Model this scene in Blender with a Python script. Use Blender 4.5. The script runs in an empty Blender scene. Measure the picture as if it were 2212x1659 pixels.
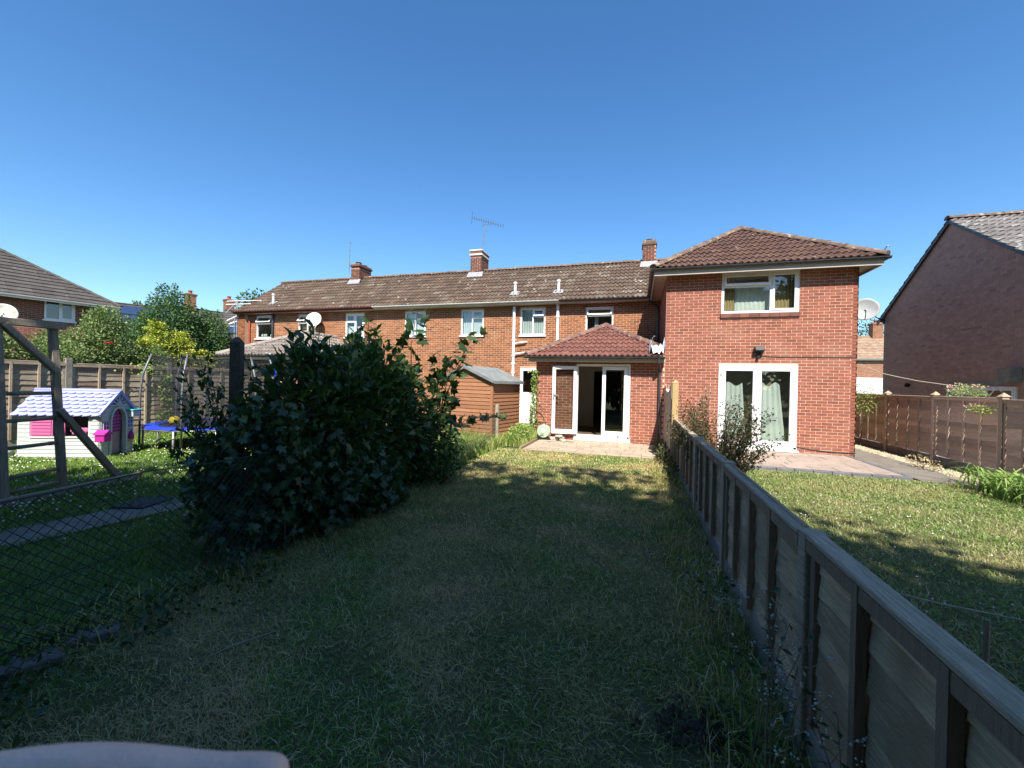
import bpy, bmesh, math, random
import numpy as np
from mathutils import Matrix, Vector
rad = math.radians
random.seed(7); RNG = np.random.default_rng(7)
S = bpy.context.scene
COL = S.collection
# ------------------------------------------------------------------ camera
CAMH = 1.6; FP = 895.03; YAW, PIT, ROL = .294006, -.0019133, .0233465
cF = np.array([-math.sin(YAW)*math.cos(PIT), math.cos(YAW)*math.cos(PIT), math.sin(PIT)])
_r = np.array([math.cos(YAW), math.sin(YAW), 0.]); _u = np.cross(_r, cF)
cR = _r*math.cos(ROL)+_u*math.sin(ROL); cU = -_r*math.sin(ROL)+_u*math.cos(ROL)
cam = bpy.data.cameras.new('camera'); camo = bpy.data.objects.new('camera', cam); COL.objects.link(camo)
cam.sensor_width = 36; cam.lens = 18*FP/1106.; cam.clip_start = .01; cam.clip_end = 3000
cam.dof.use_dof = True; cam.dof.focus_distance = 9.0; cam.dof.aperture_fstop = 20
camo.matrix_world = Matrix(((cR[0], cU[0], -cF[0], 0), (cR[1], cU[1], -cF[1], 0), (cR[2], cU[2], -cF[2], CAMH), (0, 0, 0, 1)))
S.camera = camo
S.render.resolution_x = 1024; S.render.resolution_y = 768
# ------------------------------------------------------------------ world, sun, exposure
SUND = Vector((-.28, 1, -1.15)).normalized()
ELEV = math.asin(-SUND.z); AZ = math.atan2(-SUND.x, -SUND.y)
W = bpy.data.worlds.new('World'); S.world = W; W.use_nodes = True
nt = W.node_tree; bg = nt.nodes['Background']
sky = nt.nodes.new('ShaderNodeTexSky'); sky.sky_type = 'NISHITA'; sky.sun_disc = False
sky.sun_elevation = ELEV; sky.sun_rotation = AZ; sky.air_density = 1.0; sky.dust_density = .35; sky.ozone_density = 3.5
hsv = nt.nodes.new('ShaderNodeHueSaturation'); hsv.inputs['Saturation'].default_value = 1.22
nt.links.new(sky.outputs[0], hsv.inputs['Color']); nt.links.new(hsv.outputs[0], bg.inputs[0]); bg.inputs[1].default_value = .115
sl = bpy.data.lights.new('sun', 'SUN'); sl.energy = 5.0; sl.angle = rad(.53); sl.color = (1, .95, .87)
so = bpy.data.objects.new('sun', sl); COL.objects.link(so); so.location = (6, -20, 30)
so.rotation_euler = SUND.to_track_quat('-Z', 'Y').to_euler()
vs = S.view_settings; vs.view_transform = 'Standard'; vs.look = 'None'; vs.exposure = .92; vs.gamma = 1; vs.use_curve_mapping = False
# ------------------------------------------------------------------ pixel -> direction helpers (photo at 2212 px wide)
def Cp(c, x, y): return ((c[0]+x/c[2])*.576, (c[1]+y/c[2])*.576)
c2 = (860, 860, 2.304); c3 = (1640, 820, 2.304); c4 = (2400, 820, 2.304); c5 = (2880, 780, 2.304); c6 = (2400, 1400, 2.304)
d6 = (1900, 1200, 3.456); e7 = (2880, 1400, 2.304); l1 = (0, 880, 2.304); s1 = (0, 1300, 2.304); r1 = (1560, 1340, 3.456); r4 = (400, 1000, 3.95)
def ray(P): return cF+cR*(P[0]-1106)/FP-cU*(P[1]-829.5)/FP
def onY(P, Y): d = ray(P); q = d*Y/d[1]; return Vector((q[0], Y, CAMH+q[2]))
def onX(P, X): d = ray(P); q = d*X/d[0]; return Vector((X, q[1], CAMH+q[2]))
def gr(P, z=0): d = ray(P); q = d*(z-CAMH)/d[2]; return Vector((q[0], q[1], z))
# ------------------------------------------------------------------ materials
def N(nt, t, **k):
    n = nt.nodes.new(t)
    for a, b in k.items():
        if a.startswith('i'): n.inputs[int(a[1:])].default_value = b
        else: setattr(n, a, b)
    return n
def mixc(nt, f, a, b, bt='MIX'):
    m = N(nt, 'ShaderNodeMix', data_type='RGBA', blend_type=bt)
    for i, v in ((0, f), (6, a), (7, b)):
        if hasattr(v, 'is_output'): nt.links.new(v, m.inputs[i])
        elif i == 0: m.inputs[0].default_value = v
        else: m.inputs[i].default_value = (*v, 1)
    return m.outputs[2]
def math_(nt, op, a, b=0., c=None):
    m = N(nt, 'ShaderNodeMath', operation=op)
    for i, v in enumerate((a, b) if c is None else (a, b, c)):
        if hasattr(v, 'is_output'): nt.links.new(v, m.inputs[i])
        else: m.inputs[i].default_value = v
    return m.outputs[0]
def rmp(nt, v, lo, hi):
    m = N(nt, 'ShaderNodeMapRange'); nt.links.new(v, m.inputs[0]); m.inputs[1].default_value = lo; m.inputs[2].default_value = hi
    return m.outputs[0]
def noise(nt, pos, sc, det=4, stretch=None, dist=0):
    if stretch:
        mp = N(nt, 'ShaderNodeMapping'); mp.inputs[3].default_value = stretch; nt.links.new(pos, mp.inputs[0]); pos = mp.outputs[0]
    n = N(nt, 'ShaderNodeTexNoise'); n.inputs['Scale'].default_value = sc; n.inputs['Detail'].default_value = det; n.inputs['Distortion'].default_value = dist
    nt.links.new(pos, n.inputs['Vector']); return n.outputs[0]
MATS = {}
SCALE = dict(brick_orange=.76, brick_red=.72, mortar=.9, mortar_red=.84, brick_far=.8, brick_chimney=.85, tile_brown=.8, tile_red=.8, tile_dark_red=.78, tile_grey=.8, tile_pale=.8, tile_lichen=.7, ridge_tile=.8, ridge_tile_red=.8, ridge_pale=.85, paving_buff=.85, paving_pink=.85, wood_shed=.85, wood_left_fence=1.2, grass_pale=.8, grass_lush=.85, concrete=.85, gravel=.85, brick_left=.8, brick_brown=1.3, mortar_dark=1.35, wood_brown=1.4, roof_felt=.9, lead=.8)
def mat(name, c1, c2=None, scale=8, rough=.8, bump=0., bscale=60, rnd=0., alt=None, spots=None, stretch=None, spec=.3, metal=0, stain=None, sheen=0, trans=None, coords='pos', lohi=(.35, .65)):
    k_ = SCALE.get(name, 1.); sc_ = lambda c: tuple(min(.95, v*k_) for v in c)
    c1 = sc_(c1); c2 = sc_(c2) if c2 else None; alt = (sc_(alt[0]),)+tuple(alt[1:]) if alt else None; stain = (sc_(stain[0]),)+tuple(stain[1:]) if stain else None; spots = (sc_(spots[0]),)+tuple(spots[1:]) if spots else None
    m = bpy.data.materials.new(name); m.use_nodes = True; t = m.node_tree; b = t.nodes['Principled BSDF']
    if coords == 'pos': pos = N(t, 'ShaderNodeNewGeometry').outputs[0]
    else: pos = N(t, 'ShaderNodeTexCoord').outputs[3]
    oi = N(t, 'ShaderNodeObjectInfo').outputs['Random']; at = N(t, 'ShaderNodeAttribute', attribute_name='rnd').outputs['Fac']
    r = math_(t, 'FRACT', math_(t, 'ADD', oi, at))
    if coords != 'pos' or stretch:
        va = N(t, 'ShaderNodeVectorMath', operation='ADD'); t.links.new(pos, va.inputs[0])
        cx = N(t, 'ShaderNodeCombineXYZ')
        for i in range(3): t.links.new(math_(t, 'MULTIPLY', r, 37.+i*11), cx.inputs[i])
        t.links.new(cx.outputs[0], va.inputs[1]); pos = va.outputs[0]
    col = mixc(t, rmp(t, noise(t, pos, scale, 5, stretch), *lohi), c1, c2 or c1)
    if alt: col = mixc(t, rmp(t, r, alt[1], min(1, alt[1]+.12)), col, alt[0])
    if rnd: 
        r2 = math_(t, 'FRACT', math_(t, 'MULTIPLY', r, 7.31))
        f = math_(t, 'MULTIPLY_ADD', r2, 2*rnd, 1-rnd)
        cc = N(t, 'ShaderNodeCombineColor')
        for i in range(3): t.links.new(f, cc.inputs[i])
        col = mixc(t, 1., col, cc.outputs[0], 'MULTIPLY')
    if stain: col = mixc(t, math_(t, 'MULTIPLY', rmp(t, noise(t, pos, stain[1], 5), stain[2], stain[2]+.15), stain[3] if len(stain) > 3 else 1.), col, stain[0])
    if spots: col = mixc(t, rmp(t, noise(t, pos, spots[1], 3), spots[2], spots[2]+.05), col, spots[0])
    t.links.new(col, b.inputs['Base Color'])
    b.inputs['Roughness'].default_value = rough; b.inputs['Specular IOR Level'].default_value = spec; b.inputs['Metallic'].default_value = metal
    if bump:
        bp = N(t, 'ShaderNodeBump'); bp.inputs['Strength'].default_value = min(1, bump); bp.inputs['Distance'].default_value = .02
        t.links.new(noise(t, pos, bscale, 4, stretch), bp.inputs['Height']); t.links.new(bp.outputs[0], b.inputs['Normal'])
    if trans:
        tr = N(t, 'ShaderNodeBsdfTranslucent'); t.links.new(mixc(t, 1., col, trans[1], 'MULTIPLY'), tr.inputs[0])
        mx = N(t, 'ShaderNodeMixShader'); mx.inputs[0].default_value = trans[0]
        t.links.new(b.outputs[0], mx.inputs[1]); t.links.new(tr.outputs[0], mx.inputs[2])
        t.links.new(mx.outputs[0], t.nodes['Material Output'].inputs[0])
    MATS[name] = m; return m
def glassmat(name, tint, ior=1.5, boost=0.):
    m = bpy.data.materials.new(name); m.use_nodes = True; t = m.node_tree; t.nodes.remove(t.nodes['Principled BSDF'])
    tr = N(t, 'ShaderNodeBsdfTransparent'); tr.inputs[0].default_value = (*tint, 1)
    gl = N(t, 'ShaderNodeBsdfGlossy'); gl.inputs['Roughness'].default_value = .01
    lw = N(t, 'ShaderNodeLayerWeight'); lw.inputs[0].default_value = .5; fz = math_(t, 'MULTIPLY_ADD', math_(t, 'POWER', lw.outputs['Facing'], 5.), .9, .07)
    mx = N(t, 'ShaderNodeMixShader'); t.links.new(math_(t, 'ADD', fz, boost), mx.inputs[0]); t.links.new(tr.outputs[0], mx.inputs[1]); t.links.new(gl.outputs[0], mx.inputs[2])
    t.links.new(mx.outputs[0], t.nodes['Material Output'].inputs[0]); return m
def alphamat(name, col, a, rough=.8):
    m = bpy.data.materials.new(name); m.use_nodes = True; b = m.node_tree.nodes['Principled BSDF']
    b.inputs['Base Color'].default_value = (*col, 1); b.inputs['Alpha'].default_value = a; b.inputs['Roughness'].default_value = rough; return m
br_or = mat('brick_orange', (.41, .165, .07), (.31, .115, .05), 5, .9, .5, 90, .22, alt=((.24, .10, .055), .82), stain=((.46, .26, .15), 1.3, .62, .5))
br_red = mat('brick_red', (.42, .15, .095), (.34, .115, .07), 6, .9, .6, 90, .14, alt=((.32, .115, .075), .84), stain=((.48, .24, .16), .9, .58, .6))
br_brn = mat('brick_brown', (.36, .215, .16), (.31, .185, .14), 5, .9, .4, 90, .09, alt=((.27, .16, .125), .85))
br_far = mat('brick_far', (.36, .17, .10), (.28, .12, .07), 5, .9, .3, 60, .2)
br_chim = mat('brick_chimney', (.24, .10, .065), (.17, .075, .05), 9, .95, .6, 60, .25, alt=((.12, .07, .05), .7))
mortar = mat('mortar', (.70, .50, .34), (.60, .42, .29), 9, .95, .4, 120)
mortar_red = mat('mortar_red', (.82, .56, .42), (.72, .48, .36), 9, .95, .4, 120)
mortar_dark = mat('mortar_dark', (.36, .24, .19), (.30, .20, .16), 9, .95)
mortar_pale = mat('mortar_pale', (.66, .58, .50), (.5, .42, .35), 9, .95)
t_brn = mat('tile_brown', (.165, .112, .078), (.115, .078, .055), 3, .92, .5, 70, .18, alt=((.20, .155, .115), .8), spots=((.52, .47, .40), 4.3, .66), stain=((.10, .07, .055), 1.7, .58, .6))
t_red = mat('tile_red', (.27, .115, .085), (.20, .085, .065), 4, .92, .5, 70, .15, spots=((.45, .36, .30), 7, .68), stain=((.14, .075, .06), 2.5, .6, .5))
t_dkr = mat('tile_dark_red', (.165, .09, .066), (.118, .066, .05), 4, .92, .5, 70, .16, spots=((.55, .48, .42), 5.5, .70), stain=((.09, .055, .045), 1.6, .58, .6))
t_gry = mat('tile_grey', (.115, .10, .088), (.085, .076, .068), 3, .9, .4, 60, .15, spots=((.27, .26, .24), 5, .68))
t_lgr = mat('tile_pale', (.30, .255, .215), (.22, .18, .15), 3, .92, .5, 60, .15, spots=((.5, .47, .42), 5, .62), stain=((.17, .13, .1), 2, .6, .6))
t_lch = mat('tile_lichen', (.30, .27, .25), (.21, .19, .175), 4, .92, .5, 60, .2, spots=((.48, .46, .43), 4, .58))
ridge_m = mat('ridge_tile', (.22, .155, .115), (.15, .10, .075), 7, .95, .5, 50, .2, spots=((.40, .31, .2), 9, .6), stain=((.4, .23, .08), 3, .66, .6))
ridge_r = mat('ridge_tile_red', (.30, .165, .125), (.2, .11, .085), 7, .95, .5, 50, .2, spots=((.44, .36, .28), 9, .62))
lead_w = mat('lead_bright', (.72, .72, .71), (.6, .6, .6), 12, .6, .5, 30)
leadm = mat('lead', (.45, .45, .45), (.32, .32, .33), 12, .6, .5, 30, metal=.2)
upvc = mat('white_frame', (.80, .80, .79), (.76, .76, .75), 3, .35, spec=.5)
upvc_d = mat('aged_white_paint', (.70, .69, .66), (.58, .57, .54), 6, .55, .1, 40)
soffm = mat('soffit_paint', (.50, .44, .38), (.44, .38, .33), 4, .7)
gut_b = mat('gutter_black', (.03, .032, .036), (.05, .05, .055), 6, .45, spec=.5)
gut_r = mat('gutter_maroon', (.15, .045, .035), (.10, .04, .035), 6, .6)
pipe_r = mat('pipe_red', (.36, .09, .05), (.3, .07, .04), 6, .6)
glass = glassmat('glass', (.86, .9, .88), 1.52, .02)
glass_d = glassmat('glass_dim', (.55, .6, .58), 1.52, .06)
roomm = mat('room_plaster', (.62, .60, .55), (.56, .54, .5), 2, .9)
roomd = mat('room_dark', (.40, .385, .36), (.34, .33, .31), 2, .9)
floorm = mat('room_floor', (.16, .11, .07), (.12, .08, .05), 6, .5)
curt = mat('curtain_pale', (.88, .90, .86), (.82, .85, .80), 3, .9, trans=(.3, (1, 1, 1)))
curt_w = mat('blind_white', (.68, .70, .70), (.60, .62, .63), 3, .9)
curt_t = mat('curtain_tan', (.5, .36, .18), (.42, .30, .15), 3, .9)
w_gry = mat('wood_weathered', (.74, .53, .33), (.50, .35, .21), 5, .85, .7, 16, .28, stretch=(22, 1.6, 22), stain=((.36, .25, .14), 1.7, .53, .8), spots=((.20, .13, .08), 7, .70))
w_cap = mat('wood_cap', (.80, .61, .42), (.50, .375, .25), 5, .85, .9, 16, .16, stretch=(26, 1.4, 26))
w_bat = mat('wood_batten', (.36, .26, .17), (.26, .19, .125), 5, .85, .5, 20, .12, stretch=(22, 22, 2))
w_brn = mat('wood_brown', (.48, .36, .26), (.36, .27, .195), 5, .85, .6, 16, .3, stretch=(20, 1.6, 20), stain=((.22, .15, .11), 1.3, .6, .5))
w_lft = mat('wood_left_fence', (.37, .30, .22), (.25, .20, .145), 4, .88, .6, 16, .22, stretch=(16, 1.6, 18), stain=((.16, .09, .06), 1.1, .55, .7))
w_new = mat('wood_new_post', (.50, .36, .17), (.40, .28, .13), 5, .8, .4, 20, stretch=(25, 25, 2))
w_shed = mat('wood_shed', (.43, .20, .10), (.33, .145, .07), 4, .75, .4, 20, .14, stretch=(1.4, 1.4, 24), stain=((.48, .28, .19), 1.2, .6, .5))
w_swing = mat('wood_swing', (.36, .30, .22), (.24, .20, .15), 4, .85, .5, 20, .12, stretch=(18, 18, 2))
w_dkpost = mat('wood_dark_post', (.15, .125, .095), (.10, .085, .065), 6, .9, .5, 30, stretch=(16, 16, 2))
felt = mat('roof_felt', (.27, .285, .27), (.19, .205, .195), 5, .95, .5, 80, stain=((.33, .34, .30), 1.5, .58, .6))
conc = mat('concrete', (.38, .345, .28), (.27, .245, .20), 5, .95, .5, 50, .1, stain=((.25, .25, .2), 1.5, .6, .6))
conc_p = mat('concrete_path', (.23, .20, .16), (.16, .14, .115), 3, .95, .5, 40, stain=((.20, .19, .16), 1.2, .58, .7))
pave = mat('paving_buff', (.52, .41, .29), (.43, .33, .235), 5, .9, .4, 40, .10, stain=((.40, .33, .26), 1.6, .58, .6))
pave2 = mat('paving_pink', (.45, .35, .28), (.37, .285, .23), 5, .9, .4, 40, .10, stain=((.34, .28, .23), 1.6, .58, .6))
joint = mat('paving_joint', (.25, .205, .16), (.19, .155, .12), 20, .95)
kerbm = mat('kerb_dark', (.17, .17, .175), (.12, .12, .125), 6, .9, .4, 50, .1)
soil = mat('soil', (.085, .062, .045), (.055, .042, .03), 12, .98, .6, 60)
lawn_m = mat('lawn_soil', (.07, .08, .026), (.13, .11, .05), 2.2, .98, .6, 60, stain=((.22, .155, .085), .9, .56, .7))
lawn_g = mat('lawn_soil_green', (.09, .15, .035), (.125, .15, .045), 2.2, .98, .6, 60)
field_m = mat('ground_grass', (.08, .10, .035), (.11, .11, .05), .3, .98)
def grassmat(nm, c1, c2, dry, thr, st=None): return mat(nm, c1, c2, .9, .7, 0, 1, .28, alt=(dry, thr), stain=st, trans=(.3, (1.1, 1.15, .7)), spec=.2, lohi=(.4, .6))
g_own = grassmat('grass_dry', (.17, .31, .05), (.46, .41, .15), (.85, .66, .38), .70, ((.72, .52, .27), 1.25, .53, .85))
g_left = grassmat('grass_lush', (.16, .28, .05), (.21, .33, .065), (.42, .43, .17), .85)
g_right = grassmat('grass_pale', (.23, .36, .085), (.40, .42, .15), (.66, .60, .35), .72)
g_long = grassmat('grass_long', (.22, .34, .06), (.30, .40, .09), (.55, .5, .24), .7)
def leafm(nm, c1, c2, alt, thr, rough=.45, spec=.4, tr=.25): return mat(nm, c1, c2, 1.5, rough, 0, 1, .3, alt=(alt, thr), trans=(tr, (1.0, 1.25, .5)), spec=spec)
lf_laurel = leafm('leaf_laurel', (.055, .105, .03), (.08, .135, .04), (.15, .21, .05), .86, .32, .5)
lf_ivy = leafm('leaf_ivy', (.04, .08, .028), (.055, .10, .035), (.10, .15, .06), .88, .4, .5)
lf_syc = leafm('leaf_sycamore', (.035, .07, .022), (.048, .085, .026), (.07, .11, .03), .85, tr=.15)
lf_hbm = leafm('leaf_hornbeam', (.04, .09, .025), (.06, .12, .03), (.1, .15, .04), .85)
lf_yel = leafm('leaf_gold_conifer', (.60, .57, .11), (.42, .45, .08), (.22, .30, .06), .75, .6, .2)
lf_tree = leafm('leaf_mid_green', (.06, .125, .045), (.085, .155, .05), (.13, .2, .07), .8, .55, .3)
lf_rose = leafm('leaf_rose', (.12, .19, .06), (.17, .235, .08), (.32, .35, .16), .75, .5, .3)
lf_dark = leafm('leaf_dark_tree', (.035, .06, .02), (.05, .08, .025), (.07, .10, .03), .85, .6, .2)
lf_fuch = leafm('leaf_fuchsia', (.055, .075, .03), (.08, .09, .035), (.15, .065, .045), .78, .5, .3)
lf_lily = leafm('leaf_daylily', (.22, .34, .09), (.28, .40, .11), (.45, .48, .2), .8, .5, .3)
lf_weed = leafm('leaf_weed', (.20, .30, .07), (.27, .36, .1), (.42, .42, .17), .75, .6, .2)
bark = mat('bark', (.13, .10, .075), (.09, .07, .05), 20, .95, .8, 40)
stem_r = mat('stem_reddish', (.16, .075, .045), (.11, .06, .035), 10, .8)
stem_d = mat('stem_dry', (.34, .27, .18), (.24, .19, .125), 10, .9)
clov = mat('clover_white', (.75, .74, .66), (.65, .64, .55), 30, .9)
rosep = mat('rose_petal', (.72, .02, .06), (.6, .015, .05), 20, .6)
pinkp = mat('flower_pink', (.75, .42, .40), (.8, .6, .52), 30, .8)
pl_grey = mat('plastic_pale_grey', (.54, .575, .545), (.49, .53, .50), 3, .5, .05, 30)
pl_lil = mat('plastic_lilac', (.35, .37, .68), (.31, .33, .64), 3, .42)
pl_pnk = mat('plastic_pink', (.58, .15, .33), (.52, .125, .29), 3, .45)
pl_mag = mat('plastic_magenta', (.46, .03, .28), (.40, .025, .24), 3, .45)
pl_pur = mat('plastic_purple', (.10, .075, .42), (.085, .06, .36), 3, .45)
pl_teal = mat('plastic_teal', (.12, .52, .53), (.10, .46, .48), 3, .45)
pl_blue = mat('pad_blue', (.02, .055, .52), (.015, .045, .42), 3, .5)
pl_yel = mat('ball_yellow', (.66, .53, .03), (.58, .44, .02), 3, .45)
pl_grn = mat('plastic_mint', (.40, .60, .38), (.34, .52, .32), 4, .5)
blackm = mat('black_plastic', (.018, .018, .02), (.03, .03, .03), 5, .5)
steel_d = mat('weathered_steel', (.20, .21, .22), (.15, .155, .165), 8, .5, metal=.4)
galv = mat('galvanised', (.52, .53, .54), (.42, .43, .44), 8, .38, metal=.7)
dishm = mat('dish_grey', (.36, .37, .36), (.30, .31, .30), 4, .6)
dishw = mat('dish_white', (.72, .68, .60), (.66, .62, .54), 4, .6, stain=((.38, .22, .1), 3, .56, .8))
wirem = mat('green_wire', (.035, .06, .045), (.025, .045, .035), 5, .5)
netm = alphamat('safety_net', (.02, .022, .025), .38)
ropem = mat('rope', (.42, .38, .30), (.34, .30, .23), 20, .9)
stonem = mat('rubble_stone', (.48, .43, .36), (.36, .32, .265), 9, .95, .8, 30, .15)
gravm = mat('gravel', (.62, .53, .37), (.45, .38, .26), 14, .95, .6, 60, .25)
skinm = mat('skin', (.95, .63, .49), (.9, .56, .43), 60, .5, .1, 200)
vanm = mat('van_white', (.72, .74, .77), (.7, .72, .75), 3, .3, spec=.5)
solar = mat('solar_panel', (.025, .04, .08), (.03, .05, .10), 5, .2, spec=.6)
coatm = mat('dark_cloth', (.02, .02, .025), (.03, .03, .035), 9, .95)
# ------------------------------------------------------------------ mesh helpers
def link(o, parent=None):
    COL.objects.link(o)
    if parent is not None: o.parent = parent
    return o
def npmesh(name, V, F, m, rnd=None, smooth=False):
    me = bpy.data.meshes.new(name); V = np.asarray(V, np.float32); F = np.asarray(F, np.int32); k = F.shape[1]
    me.vertices.add(len(V)); me.vertices.foreach_set('co', V.ravel())
    me.loops.add(F.size); me.loops.foreach_set('vertex_index', F.ravel())
    me.polygons.add(len(F)); me.polygons.foreach_set('loop_start', np.arange(0, F.size, k, dtype=np.int32)); me.polygons.foreach_set('loop_total', np.full(len(F), k, np.int32))
    me.polygons.foreach_set('use_smooth', np.full(len(F), smooth, bool))
    me.update(calc_edges=True)
    if rnd is not None:
        a = me.attributes.new('rnd', 'FLOAT', 'POINT'); a.data.foreach_set('value', np.asarray(rnd, np.float32))
    me.materials.append(m); return me
class MB:
    def __init__(s): s.v = []; s.f = []; s.r = []; s.cur = 0.
    def add(s, vs, fs):
        o = len(s.v); s.v += [tuple(v) for v in vs]; s.f += [tuple(i+o for i in f) for f in fs]; s.r += [s.cur]*len(vs); return s
    def box(s, a, b, M=None):
        x0, y0, z0 = a; x1, y1, z1 = b
        v = [(x0, y0, z0), (x1, y0, z0), (x1, y1, z0), (x0, y1, z0), (x0, y0, z1), (x1, y0, z1), (x1, y1, z1), (x0, y1, z1)]
        if M is not None: v = [M @ Vector(p) for p in v]
        return s.add(v, [(3, 2, 1, 0), (4, 5, 6, 7), (0, 1, 5, 4), (1, 2, 6, 5), (2, 3, 7, 6), (3, 0, 4, 7)])
    def bar(s, p, q, w, h, up=(0, 0, 1)):
        p = Vector(p); q = Vector(q); d = (q-p); L = d.length; d.normalize(); up = Vector(up)
        if abs(d.dot(up)) > .98: up = Vector((1, 0, 0))
        a = d.cross(up).normalized(); b = a.cross(d)
        M = Matrix((( a.x, d.x, b.x, p.x), (a.y, d.y, b.y, p.y), (a.z, d.z, b.z, p.z), (0, 0, 0, 1)))
        return s.box((-w/2, 0, -h/2), (w/2, L, h/2), M)
    def tube(s, pts, r, n=8, cap=True):
        pts = [Vector(p) for p in pts]; rs = r if isinstance(r, (list, tuple)) else [r]*len(pts); V = []; F = []
        a = None
        for i, p in enumerate(pts):
            d = (pts[min(i+1, len(pts)-1)]-pts[max(i-1, 0)]).normalized()
            if a is None: a = d.cross(Vector((0, 0, 1)) if abs(d.z) < .9 else Vector((1, 0, 0))).normalized()
            else: a = (a-d*a.dot(d)).normalized()
            b = d.cross(a)
            for k in range(n):
                t = 2*math.pi*k/n; V.append(p+(a*math.cos(t)+b*math.sin(t))*rs[i])
        for i in range(len(pts)-1):
            for k in range(n): F.append((i*n+k, i*n+(k+1) % n, (i+1)*n+(k+1) % n, (i+1)*n+k))
        if cap: F.append(tuple(range(n-1, -1, -1))); F.append(tuple(range((len(pts)-1)*n, len(pts)*n)))
        return s.add(V, F)
    def lathe(s, prof, n=16, M=None):
        V = []; F = []
        for r, z in prof:
            for k in range(n): V.append(Vector((r*math.cos(2*math.pi*k/n), r*math.sin(2*math.pi*k/n), z)))
        for i in range(len(prof)-1):
            for k in range(n): F.append((i*n+k, i*n+(k+1) % n, (i+1)*n+(k+1) % n, (i+1)*n+k))
        F.append(tuple(range(n-1, -1, -1))); F.append(tuple(range((len(prof)-1)*n, len(prof)*n)))
        if M is not None: V = [M @ v for v in V]
        return s.add(V, F)
    def prism(s, poly, d):   # poly: 3D points, extruded by vector d
        n = len(poly); poly = [Vector(p) for p in poly]; d = Vector(d)
        return s.add(poly+[p+d for p in poly], [tuple(range(n-1, -1, -1)), tuple(range(n, 2*n))]+[(i, (i+1) % n, n+(i+1) % n, n+i) for i in range(n)])
    def build(s, name, m, parent=None, off=None, smooth=False, kind=None, bev=0):
        me = bpy.data.meshes.new(name); v = s.v
        if off is not None: v = [(p[0]-off[0], p[1]-off[1], p[2]-off[2]) for p in v]
        me.from_pydata(v, [], s.f)
        a = me.attributes.new('rnd', 'FLOAT', 'POINT'); a.data.foreach_set('value', s.r)
        bm = bmesh.new(); bm.from_mesh(me); bmesh.ops.recalc_face_normals(bm, faces=bm.faces)
        if bev:
            bmesh.ops.bevel(bm, geom=[e for e in bm.edges if e.calc_face_angle(0) > .6], offset=bev, segments=1, affect='EDGES', profile=.7)
        bm.to_mesh(me); bm.free()
        if smooth: me.polygons.foreach_set('use_smooth', [True]*len(me.polygons)); 
        me.materials.append(m); o = bpy.data.objects.new(name, me)
        if kind: o['kind'] = kind
        link(o, parent); return o
def thing(name, label, cat, loc=(0, 0, 0), rz=0, group=None):
    o = bpy.data.objects.new(name, None); o.empty_display_size = .2; link(o); o.location = loc; o.rotation_euler = (0, 0, rz)
    o['label'] = label; o['category'] = cat
    if group: o['group'] = group
    return o
def tag(o, label, cat, group=None):
    o['label'] = label; o['category'] = cat
    if group: o['group'] = group
    return o
def struct(o): o['kind'] = 'structure'; return o
def inst(name, me, parent, M):
    o = bpy.data.objects.new(name, me); link(o, parent); o.matrix_basis = M; return o
def frame(U, V, Nn, p): return Matrix(((U[0], V[0], Nn[0], p[0]), (U[1], V[1], Nn[1], p[1]), (U[2], V[2], Nn[2], p[2]), (0, 0, 0, 1)))
CAMV = Vector((0, 0, CAMH))
SHADE = [("tall leafy tree behind the viewer, highest of the row", 2.4, -4.5, 14.0, 3.2, 12000), ("tall leafy tree behind the viewer next to the highest", -.6, -4.6, 14.0, 3.2, 12000), ("slim leafy tree behind the viewer on the right-hand garden side", 4.9, -4.2, 11.4, 1.9, 7000), ("leafy tree behind the viewer on the playhouse side", -4.6, -4.6, 11.4, 3.0, 10000), ("leafy tree behind the viewer farthest beyond the playhouse side", -9.6, -4.8, 8.8, 3.4, 9000), ("leafy tree behind the viewer farthest on right side", 10.0, -4.2, 10.2, 2.4, 8000)]
# ------------------------------------------------------------------ brickwork, tiles, windows
ZV = Vector((0, 0, 1))
_bm = MB().box((-.1075, -.003, -.0325), (.1075, .012, .0325))
def brickmesh(m):
    k = 'brickmesh_'+m.name
    if k not in bpy.data.meshes:
        me = bpy.data.meshes.new(k); me.from_pydata(_bm.v, [], _bm.f); me.materials.append(m)
    return bpy.data.meshes[k]
def rects(u0, u1, z0, z1, holes):
    us = sorted({u0, u1, *[min(max(h[i], u0), u1) for h in holes for i in (0, 1)]}); out = []
    for a, b in zip(us[:-1], us[1:]):
        if b-a < 1e-4: continue
        zs = [(z0, z1)]
        for h in holes:
            if h[0] < (a+b)/2 < h[1]:
                nz = []
                for p, q in zs:
                    if h[2] > p: nz.append((p, min(q, h[2])))
                    if h[3] < q: nz.append((max(p, h[3]), q))
                zs = [(p, q) for p, q in nz if q-p > 1e-4]
        out += [(a, b, p, q) for p, q in zs]
    return out
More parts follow.
